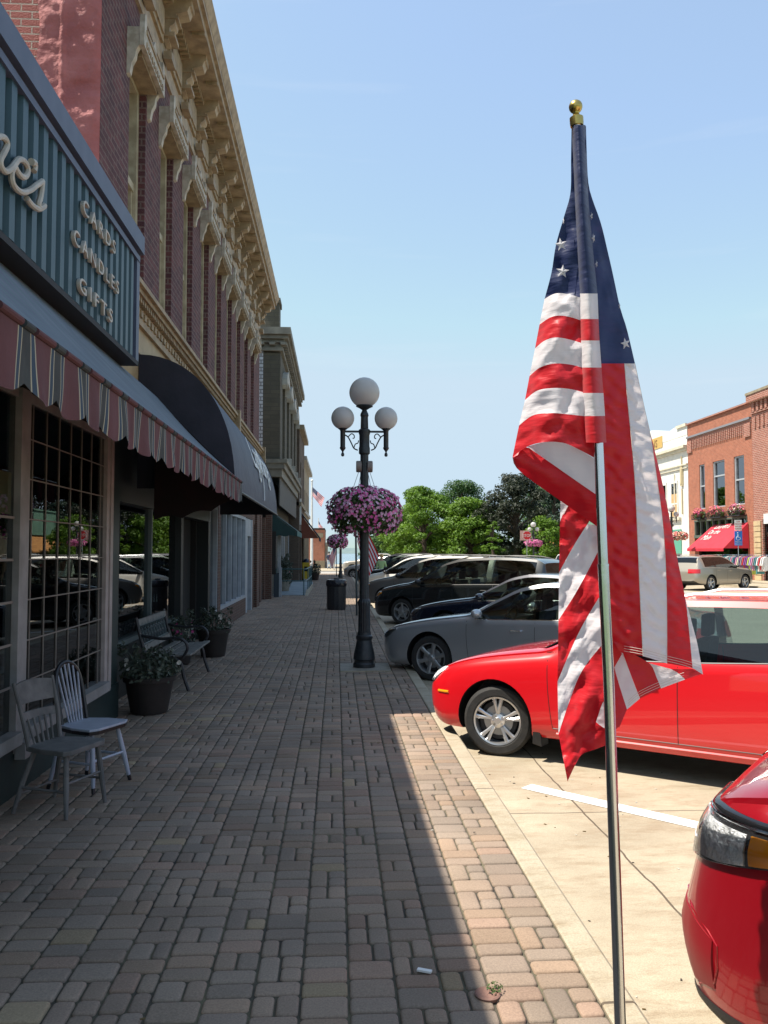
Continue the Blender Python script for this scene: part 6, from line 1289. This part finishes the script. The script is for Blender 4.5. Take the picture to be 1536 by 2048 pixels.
def car(label, kind, pm, contact, heading, group='cars parked nose in along the left kerb', res=.07, style='five', steer=0, tint=False, extras=None, rim=M_rim, cat='car', name='parked_car', trim=None, interior=True):
    sp = SPEC[kind]; Lc, W, fa, wb, r = sp['L'], sp['W'], sp['fa'], sp['wb'], sp['r']
    root = thing(name, label, cat, (0,0,0), group); OFF[root.name] = Vector()
    xs = set([0, Lc]); x = 0
    for v in (.008,.02,.04,.07,.11,.16,.22,.3): xs.add(v); xs.add(Lc-v)
    while x < Lc: xs.add(round(x, 3)); x += res
    for a, b_ in sp['sw']+[sp['ws'], sp['rw']]: xs.add(a); xs.add(b_)
    xs = sorted(xs); ys = [xs[0]]
    keep = {a for p_ in sp['sw']+[sp['ws'], sp['rw']] for a in p_}
    for v in xs[1:]:
        if v in keep and v-ys[-1] < .02 and ys[-1] not in keep: ys[-1] = v
        elif v-ys[-1] >= (.02 if v > .32 and v < Lc-.32 else .006) or v in keep: ys.append(v)
    xs = ys
    def plan(x):
        f = 1.0
        for u, Rn, kn in ((x, sp['rn'], sp['kn']), (Lc-x, .55, .72)):
            if u < Rn: t = 1-u/Rn; f *= kn+(1-kn)*(1-t**2.6)**(1/2.2)
        return W/2*f
    def anchors(x):
        w = plan(x); zb = herm(sp['bot'], x); zt = herm(sp['top'], x); bl = min(herm(sp['belt'], x), zt-.02); g = zt-bl
        y7 = (.90*w if g < .16 else .90*w-.46*(g-.16)); z7 = bl+g-min(.065, .55*g)
        return [(0,zb),(.78*w,zb),(.93*w,zb+.02),(.985*w,zb+.10),(w,zb+.34*(bl-zb)),(1.0*w,zb+.62*(bl-zb)),(.985*w,bl-.09 if bl-.09 > zb+.7*(bl-zb) else zb+.82*(bl-zb)),(.955*w,bl),(y7,z7),(y7-min(.07,.2*g+.02),zt-.018),(y7*.5,zt-.004),(0,zt)]
    SUBN = [2,1,2,2,2,2,2,4,2,3,3]; nh = sum(SUBN); bi = sum(SUBN[:7]); gi = bi+SUBN[7]; ti = gi+SUBN[8]
    V = []
    for x in xs:
        A = [Vector((0, a, z)) for a, z in anchors(x)]; half = []
        for i in range(len(A)-1):
            p0 = A[i-1] if i else Vector((0,-A[1].y,A[1].z)); p3 = A[i+2] if i+2 < len(A) else Vector((0,-A[-2].y,A[-2].z))
            if i == 7 or (i == 8): p0_, p3_ = A[i]*2-A[i+1], A[i+1]*2-A[i]
            for k in range(SUBN[i]):
                t = k/SUBN[i]; p1, p2 = A[i], A[i+1]
                if i == 7: q = p1.lerp(p2, t)+Vector((0,.018*math.sin(math.pi*t)*min(1,(A[-1].z-A[7].z)/.4),0))
                else: q = .5*((2*p1)+(-p0+p2)*t+(2*p0-5*p1+4*p2-p3)*t*t+(-p0+3*p1-3*p2+p3)*t**3)
                half.append(q)
        half.append(A[-1]); nose = max(0, 1-x/.35); tail = max(0, 1-(Lc-x)/.3)
        ring = []
        for q in half: ring.append((q.y, q.z))
        full = [(-a, z) for a, z in ring]+[(a, z) for a, z in ring[-2:0:-1]]
        V.append([(x+(.06*nose*abs(z-.55)/.25*(1 if z > .55 else .4) if nose else 0)-(.05*tail*abs(z-.6)/.3 if tail else 0), a, z) for a, z in full])
    n = len(V[0]); b = MB()
    for rg in V: b.v += rg
    def seg(k): return k if k < nh else n-1-k
    for i in range(len(xs)-1):
        xm = (xs[i]+xs[i+1])/2
        for k in range(n):
            s_ = seg(k); mi = 0; z0 = V[i][k][2]
            if bi <= s_ < gi:
                for j, (a, c_) in enumerate(sp['sw']):
                    if a <= xm <= c_: mi = 2+j
                if mi == 0 and sp['sw'][0][1] < xm < sp['sw'][-1][0]: mi = 7
            if s_ >= ti:
                if sp['ws'][0] < xm < sp['ws'][1]: mi = 5
                if sp['rw'][0] < xm < sp['rw'][1]: mi = 6
            if s_ < 3 or (trim and s_ < 4): mi = 1
            b.f.append([i*n+k, i*n+(k+1) % n, (i+1)*n+(k+1) % n, (i+1)*n+k]); b.m.append(mi)
    b.f.append(list(range(n))[::-1]); b.m.append(0); b.f.append([(len(xs)-1)*n+k for k in range(n)]); b.m.append(0)
    gsd = M_cgd if tint else M_cglass
    mats = [pm, M_plast, gsd, (M_cgd if tint else gsd), (M_cgd if tint or kind == 'van' else gsd), gsd, M_cgd, M_plast]
    body = b.build('body', mats, None)
    bvh = BVHTree.FromPolygons([v.co.copy() for v in body.data.vertices], [list(p_.vertices) for p_ in body.data.polygons])
    for ax in (fa, fa+wb):
        cb = MB()
        for s_ in (-1, 1): cb.lathe([(.001,-.22),(r+.055,-.22),(r+.055,.22),(.001,.22)], (ax, s_*(W/2-.06), r+.01), 40, axis='y')
        co_ = cb.build('cut', [M_plast], None); md = body.modifiers.new('b', 'BOOLEAN'); md.operation = 'DIFFERENCE'; md.object = co_; md.solver = 'EXACT'
        try: md.material_mode = 'TRANSFER'
        except Exception: pass
        dg = bpy.context.evaluated_depsgraph_get(); me = bpy.data.meshes.new_from_object(body.evaluated_get(dg), depsgraph=dg); body.modifiers.clear(); old = body.data; body.data = me; bpy.data.meshes.remove(old); bpy.data.objects.remove(co_)
    me = body.data; nm_idx = [m_.name if m_ else '' for m_ in me.materials]
    # separate the panes into their own objects by where they lie
    pane = {}
    vs = [v.co.copy() for v in me.vertices]; faces = [(list(p_.vertices), p_.material_index, p_.center.copy()) for p_ in me.polygons]
    keepf = []
    for f, mi, c_ in faces:
        if mi in (2,3,4,5,6) and mi < len(mats):
            pane.setdefault((mi, 0 if mi in (5,6) else (1 if c_.y > 0 else -1)), []).append(f)
        else: keepf.append((f, mi))
    def sub(fcs, name, mats_, parent, offn=0):
        used = {}; b2 = MB()
        for f, mi in fcs:
            ff = []
            for i in f:
                if i not in used: used[i] = len(b2.v); b2.v.append(tuple(vs[i]))
                ff.append(used[i])
            b2.f.append(ff); b2.m.append(mi)
        o = b2.build(name, mats_, parent, smooth=True, fix=False, sharp=32, local=True); return o
    bo = sub(keepf, 'body', [m_ for m_ in me.materials], root); bpy.data.objects.remove(body)
    for (mi, s_), fc in pane.items():
        sub([(f, 0) for f in fc], {5: 'windscreen', 6: 'rear_window'}.get(mi, 'window'), [mats[mi]], root)
    # projection helpers
    def side(x, z, s_=-1, off=0):
        h = bvh.ray_cast(Vector((x, s_*3, z)), Vector((0, -s_, 0)))
        return (h[0]+Vector((0, s_, 0))*off) if h[0] else Vector((x, s_*W/2, z))
    def rad(a, z, s_=-1, off=0, x0=1.0):
        d = Vector((-math.cos(R(a)), s_*math.sin(R(a)), 0)); h = bvh.ray_cast(Vector((x0, 0, z))+d*3, -d)
        return (h[0]+d*off) if h[0] else Vector((x0, 0, z))+d*.8
    def radpatch(name, top, bot_, m_, parent, s_=-1, off=.008, n1=14, n2=6, depth=.03, x0=1.0):
        T_ = resample([(a, z*100) for a, z in top], n1); B_ = resample([(a, z*100) for a, z in bot_], n1); q = MB()
        for lay in (off, -depth):
            for i in range(n1+1):
                for j in range(n2+1):
                    u = T_[i].lerp(B_[i], j/n2); e_ = .006*math.sin(math.pi*j/n2)*(1 if lay == off else 0); q.v.append(tuple(rad(u.x, u.y/100, s_, lay+e_, x0)))
        N_ = (n1+1)*(n2+1)
        for i in range(n1):
            for j in range(n2): k = i*(n2+1)+j; q.f.append([k, k+n2+1, k+n2+2, k+1]); q.m.append(0)
        for i in range(n1):
            for j in (0, n2): k = i*(n2+1)+j; q.f.append([k, k+n2+1, N_+k+n2+1, N_+k]); q.m.append(0)
        for j in range(n2):
            for i in (0, n1): k = i*(n2+1)+j; q.f.append([k, k+1, N_+k+1, N_+k]); q.m.append(0)
        return q.build(name, m_, parent, smooth=True, fix=True, sharp=40, local=True)
    def line(pts, r_=.004, m_=M_plast, s_=-1, name='panel_gap', parent=None, off=-.001):
        q = MB(); q.tube([side(x, z, s_, off) for x, z in pts], r_, 5); return q.build(name, m_, parent or bo, local=True)
    zb0 = herm(sp['bot'], 2)
    S1, S2, S3 = sp['sw'][0], sp['sw'][1], sp['sw'][2]
    def bel(x): return herm(sp['belt'], x)
    def colm(x, z0, z1, lean=0): return [(x+lean*(1-t/8)**2, z0+(z1-z0)*t/8) for t in range(9)]
    for s_ in (-1, 1):
        xf = S1[0]-.12
        line(colm(xf, zb0+.12, bel(xf)-.01, .05), s_=s_); line(colm((S1[1]+S2[0])/2, zb0+.12, bel(2)-.01), s_=s_)
        xr = S2[1]+.05; line(colm(xr, fa+wb > 0 and .62 or .6, bel(xr)-.01), s_=s_)
        line([(xf+.05+(xr-xf)*t/20, zb0+.12) for t in range(19)], s_=s_)
        for xx in (S1[1]-.22, S2[1]-(.02 if kind == 'hatch' else .18)):
            q = MB(); p_ = side(xx, bel(xx)-.14, s_, .02); q.tube([p_+Vector((-.085,-s_*.02,0)), p_+Vector((-.07,s_*.012,0)), p_+Vector((.07,s_*.012,.003)), p_+Vector((.085,-s_*.02,.003))], [.009,.011,.011,.009], 6); q.build('door_handle', pm if kind != 'sedan' else M_chrome, bo, smooth=True, local=True)
        # belt strip, mirror, wheels
        line([(S1[0]+(S3[1]-S1[0])*t/24, bel(S1[0]+(S3[1]-S1[0])*t/24)+.004) for t in range(25)], .007, M_chrome if kind == 'sedan' else M_plast, s_, 'belt_strip', off=-.003)
        mp_ = side(S1[0]+(.2 if kind == 'hatch' else .06), bel(S1[0])+.05, s_); q = MB(); q.ball(mp_+Vector((.02, s_*.11, .045)), .075, .10, .065, n=9); q.bar(mp_+Vector((.02,-s_*.03,-.02)), mp_+Vector((.02,s_*.07,.01)), .05, .03); q.build('mirror', pm if kind in ('hatch','sedan') else M_plast, root, smooth=True, local=True)
        for ax in (fa, fa+wb):
            tb, rq, dq = wheel_meshes(r, style); fr = (ax == fa)
            wo = tb.build('wheel', M_tyre, root, smooth=True, fix=False, sharp=30, local=True); wo.location = (ax, s_*(W/2-.125), r); wo.rotation_euler = (0, 0, (R(steer) if fr else 0)+(math.pi if s_ > 0 else 0))
            OFF[wo.name] = Vector(); rq.build('rim', rim, wo, smooth=True, fix=True, sharp=40, local=True); dq.build('brake_disc', [M_brk, M_rimd], wo, fix=True, local=True)
    if interior:
        q = MB(); w_ = W/2-.14; q.box(sp['ws'][0]+.1, S3[1]+.2, -w_, w_, .35, .42); q.box(sp['ws'][0]+.02, sp['ws'][0]+.42, -w_, w_, .6, bel(1.5)+.0); q.build('dashboard', M_dash, root, local=True)
        for s_ in (-1, 1):
            for xx in (S1[1]-.15, S2[1]-.15):
                q = MB(); y = s_*.36; q.prism([(xx-.45,.45),(xx-.45,.62),(xx+.02,.58),(xx+.10,bel(2)+.12),(xx+.22,bel(2)+.12),(xx+.16,.45)], y-.22, y+.22, 'y'); q.prism([(xx+.12,bel(2)+.14),(xx+.13,bel(2)+.34),(xx+.21,bel(2)+.34),(xx+.20,bel(2)+.14)], y-.12, y+.12, 'y'); q.build('seat', M_seat, root, bevel=.02, local=True)
        q = MB(); cx_, cz_ = sp['ws'][0]+.50, bel(1.5)+.04; q.tube([(cx_+.07*math.sin(a*.4)*1.0, -.36+.18*math.cos(a*.4), cz_+.16*math.sin(a*.4)) for a in range(17)], .015, 6); q.tube([(cx_-.15,-.36,cz_-.1),(cx_,-.36,cz_)], .03, 6); q.build('steering_wheel', M_dash, root, local=True)
    if sp['rail']:
        for s_ in (-1, 1):
            q = MB(); pts = []; x0_, x1_ = sp['ws'][1]+.15, sp['rw'][0]-.2
            for t in range(13):
                xx = x0_+(x1_-x0_)*t/12; A = anchors(xx); pts.append((xx, s_*(A[9][0]-.03), A[9][1]+.05*min(1, 4*min(t, 12-t)/12*1.6)+.0))
            q.tube(pts, .016, 6); q.build('roof_rail', M_rim if kind != 'van' else M_plast, root, smooth=True, local=True)
    # lights, grille, number plate area
    zt0 = herm(sp['top'], .1)
    if extras != 'suvfront':
        zh = herm(sp['belt'], .25)
        for s_ in (-1, 1):
            hl = radpatch('headlight', [(22,zh-.03),(36,zh+.0),(46,zh+.03),(54,zh+.045)], [(20,zh-.12),(34,zh-.13),(44,zh-.11),(54,zh+.02)], M_refl if kind != 'sedan' else M_rimd, root, s_, x0=fa)
            radpatch('lens', [(22.3,zh-.032),(36,zh-.002),(46,zh+.028),(53.5,zh+.043)], [(20.3,zh-.118),(34,zh-.128),(44,zh-.108),(53.5,zh+.02)], M_lens, hl, s_, off=.018, x0=fa)
            if kind == 'hatch': radpatch('side_marker', [(52,.545),(60,.55)], [(52,.520),(60,.525)], M_amber, root, s_, off=.006, n2=3, x0=fa)
            if kind == 'van': radpatch('turn_signal', [(48,zh-.02),(55,zh+.02)], [(48,zh-.09),(55,zh-.02)], M_amber, root, s_, off=.012, n2=3, x0=fa)
            q = MB(); zt = herm(sp['belt'], Lc-.1)
            pts = []
            for i in range(7):
                for j in range(3): p_ = bvh.ray_cast(Vector((Lc-1.0+3*math.cos(R(20+i*5)), s_*3*math.sin(R(20+i*5)), zt-.22+.1*j)), Vector((-math.cos(R(20+i*5)), -s_*math.sin(R(20+i*5)), 0)))[0]; pts.append((p_ or Vector((Lc, s_*W/2, zt)))+Vector((math.cos(R(20+i*5)), s_*math.sin(R(20+i*5)), 0))*.01)
            q.add(pts, [(i*3+j, i*3+j+1, i*3+j+4, i*3+j+3) for i in range(6) for j in range(2)]); q.build('tail_light', M_redl, root, smooth=True, fix=False, local=True)
        radpatch('grille', [(-14,zh-.10),(0,zh-.09),(14,zh-.10)], [(-13,zh-.20),(0,zh-.21),(13,zh-.20)], M_plast, root, -1, off=.004, x0=fa)
        radpatch('lower_grille', [(-18,.42),(0,.43),(18,.42)], [(-16,.32),(0,.31),(16,.32)], M_plast, root, -1, off=.004, x0=fa)
    root['_h'] = 0; del root['_h']
    th = R(heading-90); rot = Matrix.Rotation(th, 3, 'Z'); cl = Vector((fa, -W/2+.03, 0)); root.rotation_euler = (0, 0, th)
    p0 = Vector(contact)-rot @ cl; root.location = (p0.x, p0.y, contact[2])
    return root, bo, dict(rad=rad, side=side, radpatch=radpatch, line=line, herm=herm, sp=sp, W=W)
P_red = paint('scarlet_paint', (.60,.004,.010), rough=.35); P_crim = paint('crimson_metallic', (.30,.003,.010), .3, .28)
P_sil = paint('silver_paint', (.47,.475,.485), .6, .30); P_dkb = paint('dark_blue_paint', (.010,.013,.028), .2, .25); P_blk = paint('blackish_paint', (.010,.012,.013), .2, .25)
P_gry = paint('warm_grey_paint', (.20,.195,.185), .5, .33); P_wht = paint('ivory_paint', (.66,.64,.58), 0, .35); P_ch = paint('champagne_paint', (.38,.34,.28), .5, .33); P_grn = paint('deep_green_paint', (.01,.03,.02), .3, .3)
HD = 50
c_red = G(990, 1512, ROADZ)
rt, bo, K_ = car('bright scarlet hatchback with silver roof rails parked second from the camera', 'hatch', P_red, (c_red.x, c_red.y, ROADZ), HD+3, style='double5', steer=14, res=.05)
q = MB(); q.prism([(.82+.37,.16),(.82+.38,.42),(.82+.43,.42),(.82+.46,.14)], -.86, -.70, 'y'); q.build('mud_flap', M_plast, rt, bevel=.008, local=True)
K_['line']([(1.42+i*.115, .275) for i in range(17)], .012, P_red, name='sill_bulge', off=0)
K_['line']([(1.3+.1*math.cos(R(a)), .98) for a in (0,)]+[(1.31,.97)], .004)
q = MB(); q.obox((1.28,-.0,1.012), (.10,0,.05), (0,.68,0), (0,0,.004)); q.build('cowl', M_plast, rt, local=True)
c_cam = G(860, 1362, ROADZ)
car('silver four door saloon parked third from the camera', 'sedan', P_sil, (c_cam.x, c_cam.y, ROADZ), HD+3, style='six', steer=6, res=.055, rim=M_rimd)
def gx(X, Y): return (X, Y, ROADZ)
car('dark blue low saloon mostly hidden behind the silver one', 'sedan', P_dkb, gx(2.15, 16.3), HD+3, style='five', rim=M_rimd)
cv = G(803, 1250, ROADZ)
car('black minivan with silver door handles parked behind the dark saloon', 'van', P_blk, (cv.x, cv.y, ROADZ), HD+4, style='five', rim=M_rimd, res=.08)
car('warm grey minivan parked just past the black minivan', 'van', P_gry, gx(1.55, 26.4), HD+3, rim=M_rimd, res=.1)
car('ivory minivan with amber front light, lit by the sun', 'van', P_wht, gx(1.45, 31.2), HD+3, rim=M_rimd, res=.1)
car('black estate car parked beyond the ivory minivan', 'suv', P_blk, gx(1.6, 36.4), HD+3, rim=M_rimd, res=.1)
car('dark green car in the far part of the left row', 'suv', P_grn, gx(1.7, 41.4), HD+3, res=.12)
car('deep blue minivan in the far part of the left row', 'van', P_dkb, gx(1.7, 46.4), HD+3, res=.12)
car('small silver car with black wheels last in the left row', 'hatch', P_sil, (P(706,1103,57).x, 57, ROADZ), HD+16, res=.12)
car('pale champagne truck like car crossing beyond the row', 'suv', P_ch, (P(690,1103,74).x+.6, 72, ROADZ), HD+30, group='cars waiting beyond the crossing', res=.12)
# opposite side of the street, noses to the far kerb
far = [('suv', P_ch, 41.2, 'champagne estate car with red tail lights parked before the clothes racks'), ('suv', P_wht, 46.5, 'white estate car on the far side beside the champagne one'), ('van', P_sil, 51.5, 'silver minivan parked on the far side of the street'), ('sedan', P_blk, 56.5, 'black saloon parked on the far side of the street'), ('van', P_wht, 61.5, 'white minivan parked farthest on the far side')]
def farcar(kind, pm, Y, lab, X=20.6):
    rt, bo, k = car(lab, kind, pm, (0,0,ROADZ), HD, group='cars parked along the far kerb', res=.12, tint=True); rt.rotation_euler = (0,0,R(180-HD-90+ (-0))); rt.rotation_euler[2] = math.atan2(-math.cos(R(60)), -math.sin(R(60))); rt.location = (X, Y, ROADZ); return rt
for kd, pm, Y, lab in far: farcar(kd, pm, Y, lab)
# the crimson car nearest the camera, with its own nose details
SPEC['suvnear'] = dict(SPEC['suv'], rn=.95, kn=.50, top=[(0,.86),(.03,.96),(.1,1.03),(.3,1.09),(.6,1.14),(1.2,1.19),(1.35,1.21),(1.8,1.40),(2.15,1.58),(2.6,1.67),(3.8,1.66),(4.3,1.58),(4.5,1.33),(4.65,1.05),(4.7,.9)],
  belt=[(0,.82),(.03,.90),(.1,.95),(.3,.99),(.6,1.02),(1.2,1.07),(1.35,1.08),(2.6,1.09),(4.2,1.14),(4.55,1.10),(4.7,.86)])
rt, bo, K_ = car('crimson car nearest the camera, only its nose and headlight in frame', 'suvnear', P_crim, (1.76, 2.2, ROADZ), 50, style='five', res=.035, extras='suvfront')
rp, rd = K_['radpatch'], K_['rad']
for s_ in (-1, 1):
    x0 = 1.0
    bz = rp('headlight', [(18,.93),(32,.955),(45,.965),(60,.972),(74,.975)], [(22,.795),(32,.785),(40,.805),(50,.845),(60,.89),(70,.92)], mat('headlight_black', (.02,.02,.022), .2), rt, s_, off=.004, x0=x0, n1=24)
    rp('reflector', [(27,.928),(34,.938),(44,.945),(49.5,.949)], [(26,.803),(34,.797),(44,.825),(49.5,.850)], M_refl, bz, s_, off=.009, x0=x0, n1=18, n2=10)
    rp('reflector', [(20,.91),(26.5,.925)], [(22.5,.815),(25.5,.81)], M_rimd, bz, s_, off=.009, x0=x0, n1=8)
    rp('turn_signal', [(50.5,.950),(58,.955),(66,.958)], [(50.5,.856),(58,.885),(66,.915)], M_amber, bz, s_, off=.010, x0=x0, n1=12)
    rp('lens', [(18.5,.927),(32,.952),(45,.962),(60,.969),(73.5,.972)], [(22.3,.798),(32,.788),(40,.808),(50,.848),(60,.893),(69.5,.923)], M_lens, bz, s_, off=.020, x0=x0, n1=24)
    q = MB(); q.tube([rd(a, .955+.0006*(a-20), s_, .012, x0) for a in range(18, 76, 3)], .005, 6); q.build('chrome_strip', M_chrome, bz, smooth=True, local=True)
    rp('brow_strip', [(18,.975),(32,.990),(45,.997),(60,1.0),(76,1.002)], [(18,.958),(32,.968),(45,.976),(60,.981),(76,.984)], mat('gloss_black', (.01,.01,.012), .12), bz, s_, off=.012, x0=x0, n1=24, n2=4)
    rp('fog_recess_shade', [(26,.62),(36,.60),(43,.56)], [(30,.40),(36,.37),(43,.40)], mat('crimson_shadow_panel', (.20,.005,.010), .4), rt, s_, off=.0035, x0=x0)  # no hollow here: a darker crimson patch paints in the recess shade
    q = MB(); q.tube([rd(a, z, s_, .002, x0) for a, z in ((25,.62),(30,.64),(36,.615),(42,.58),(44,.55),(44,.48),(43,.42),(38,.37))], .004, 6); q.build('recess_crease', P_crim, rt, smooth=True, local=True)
rp('grille', [(-19,.84),(0,.86),(19,.84)], [(-21,.70),(0,.68),(21,.70)], M_chrome, rt, -1, off=.006, x0=1.0)
rp('lower_grille', [(-24,.58),(0,.60),(24,.58)], [(-22,.40),(0,.38),(22,.40)], M_plast, rt, -1, off=.006, x0=1.0)
rp('bumper_skirt', [(-60,.345),(-30,.335),(0,.33),(30,.335),(60,.345)], [(-60,.29),(-30,.285),(0,.285),(30,.285),(60,.29)], M_plast, rt, -1, off=.004, x0=1.0, n1=40)
bpy.data.collections.remove(BK)
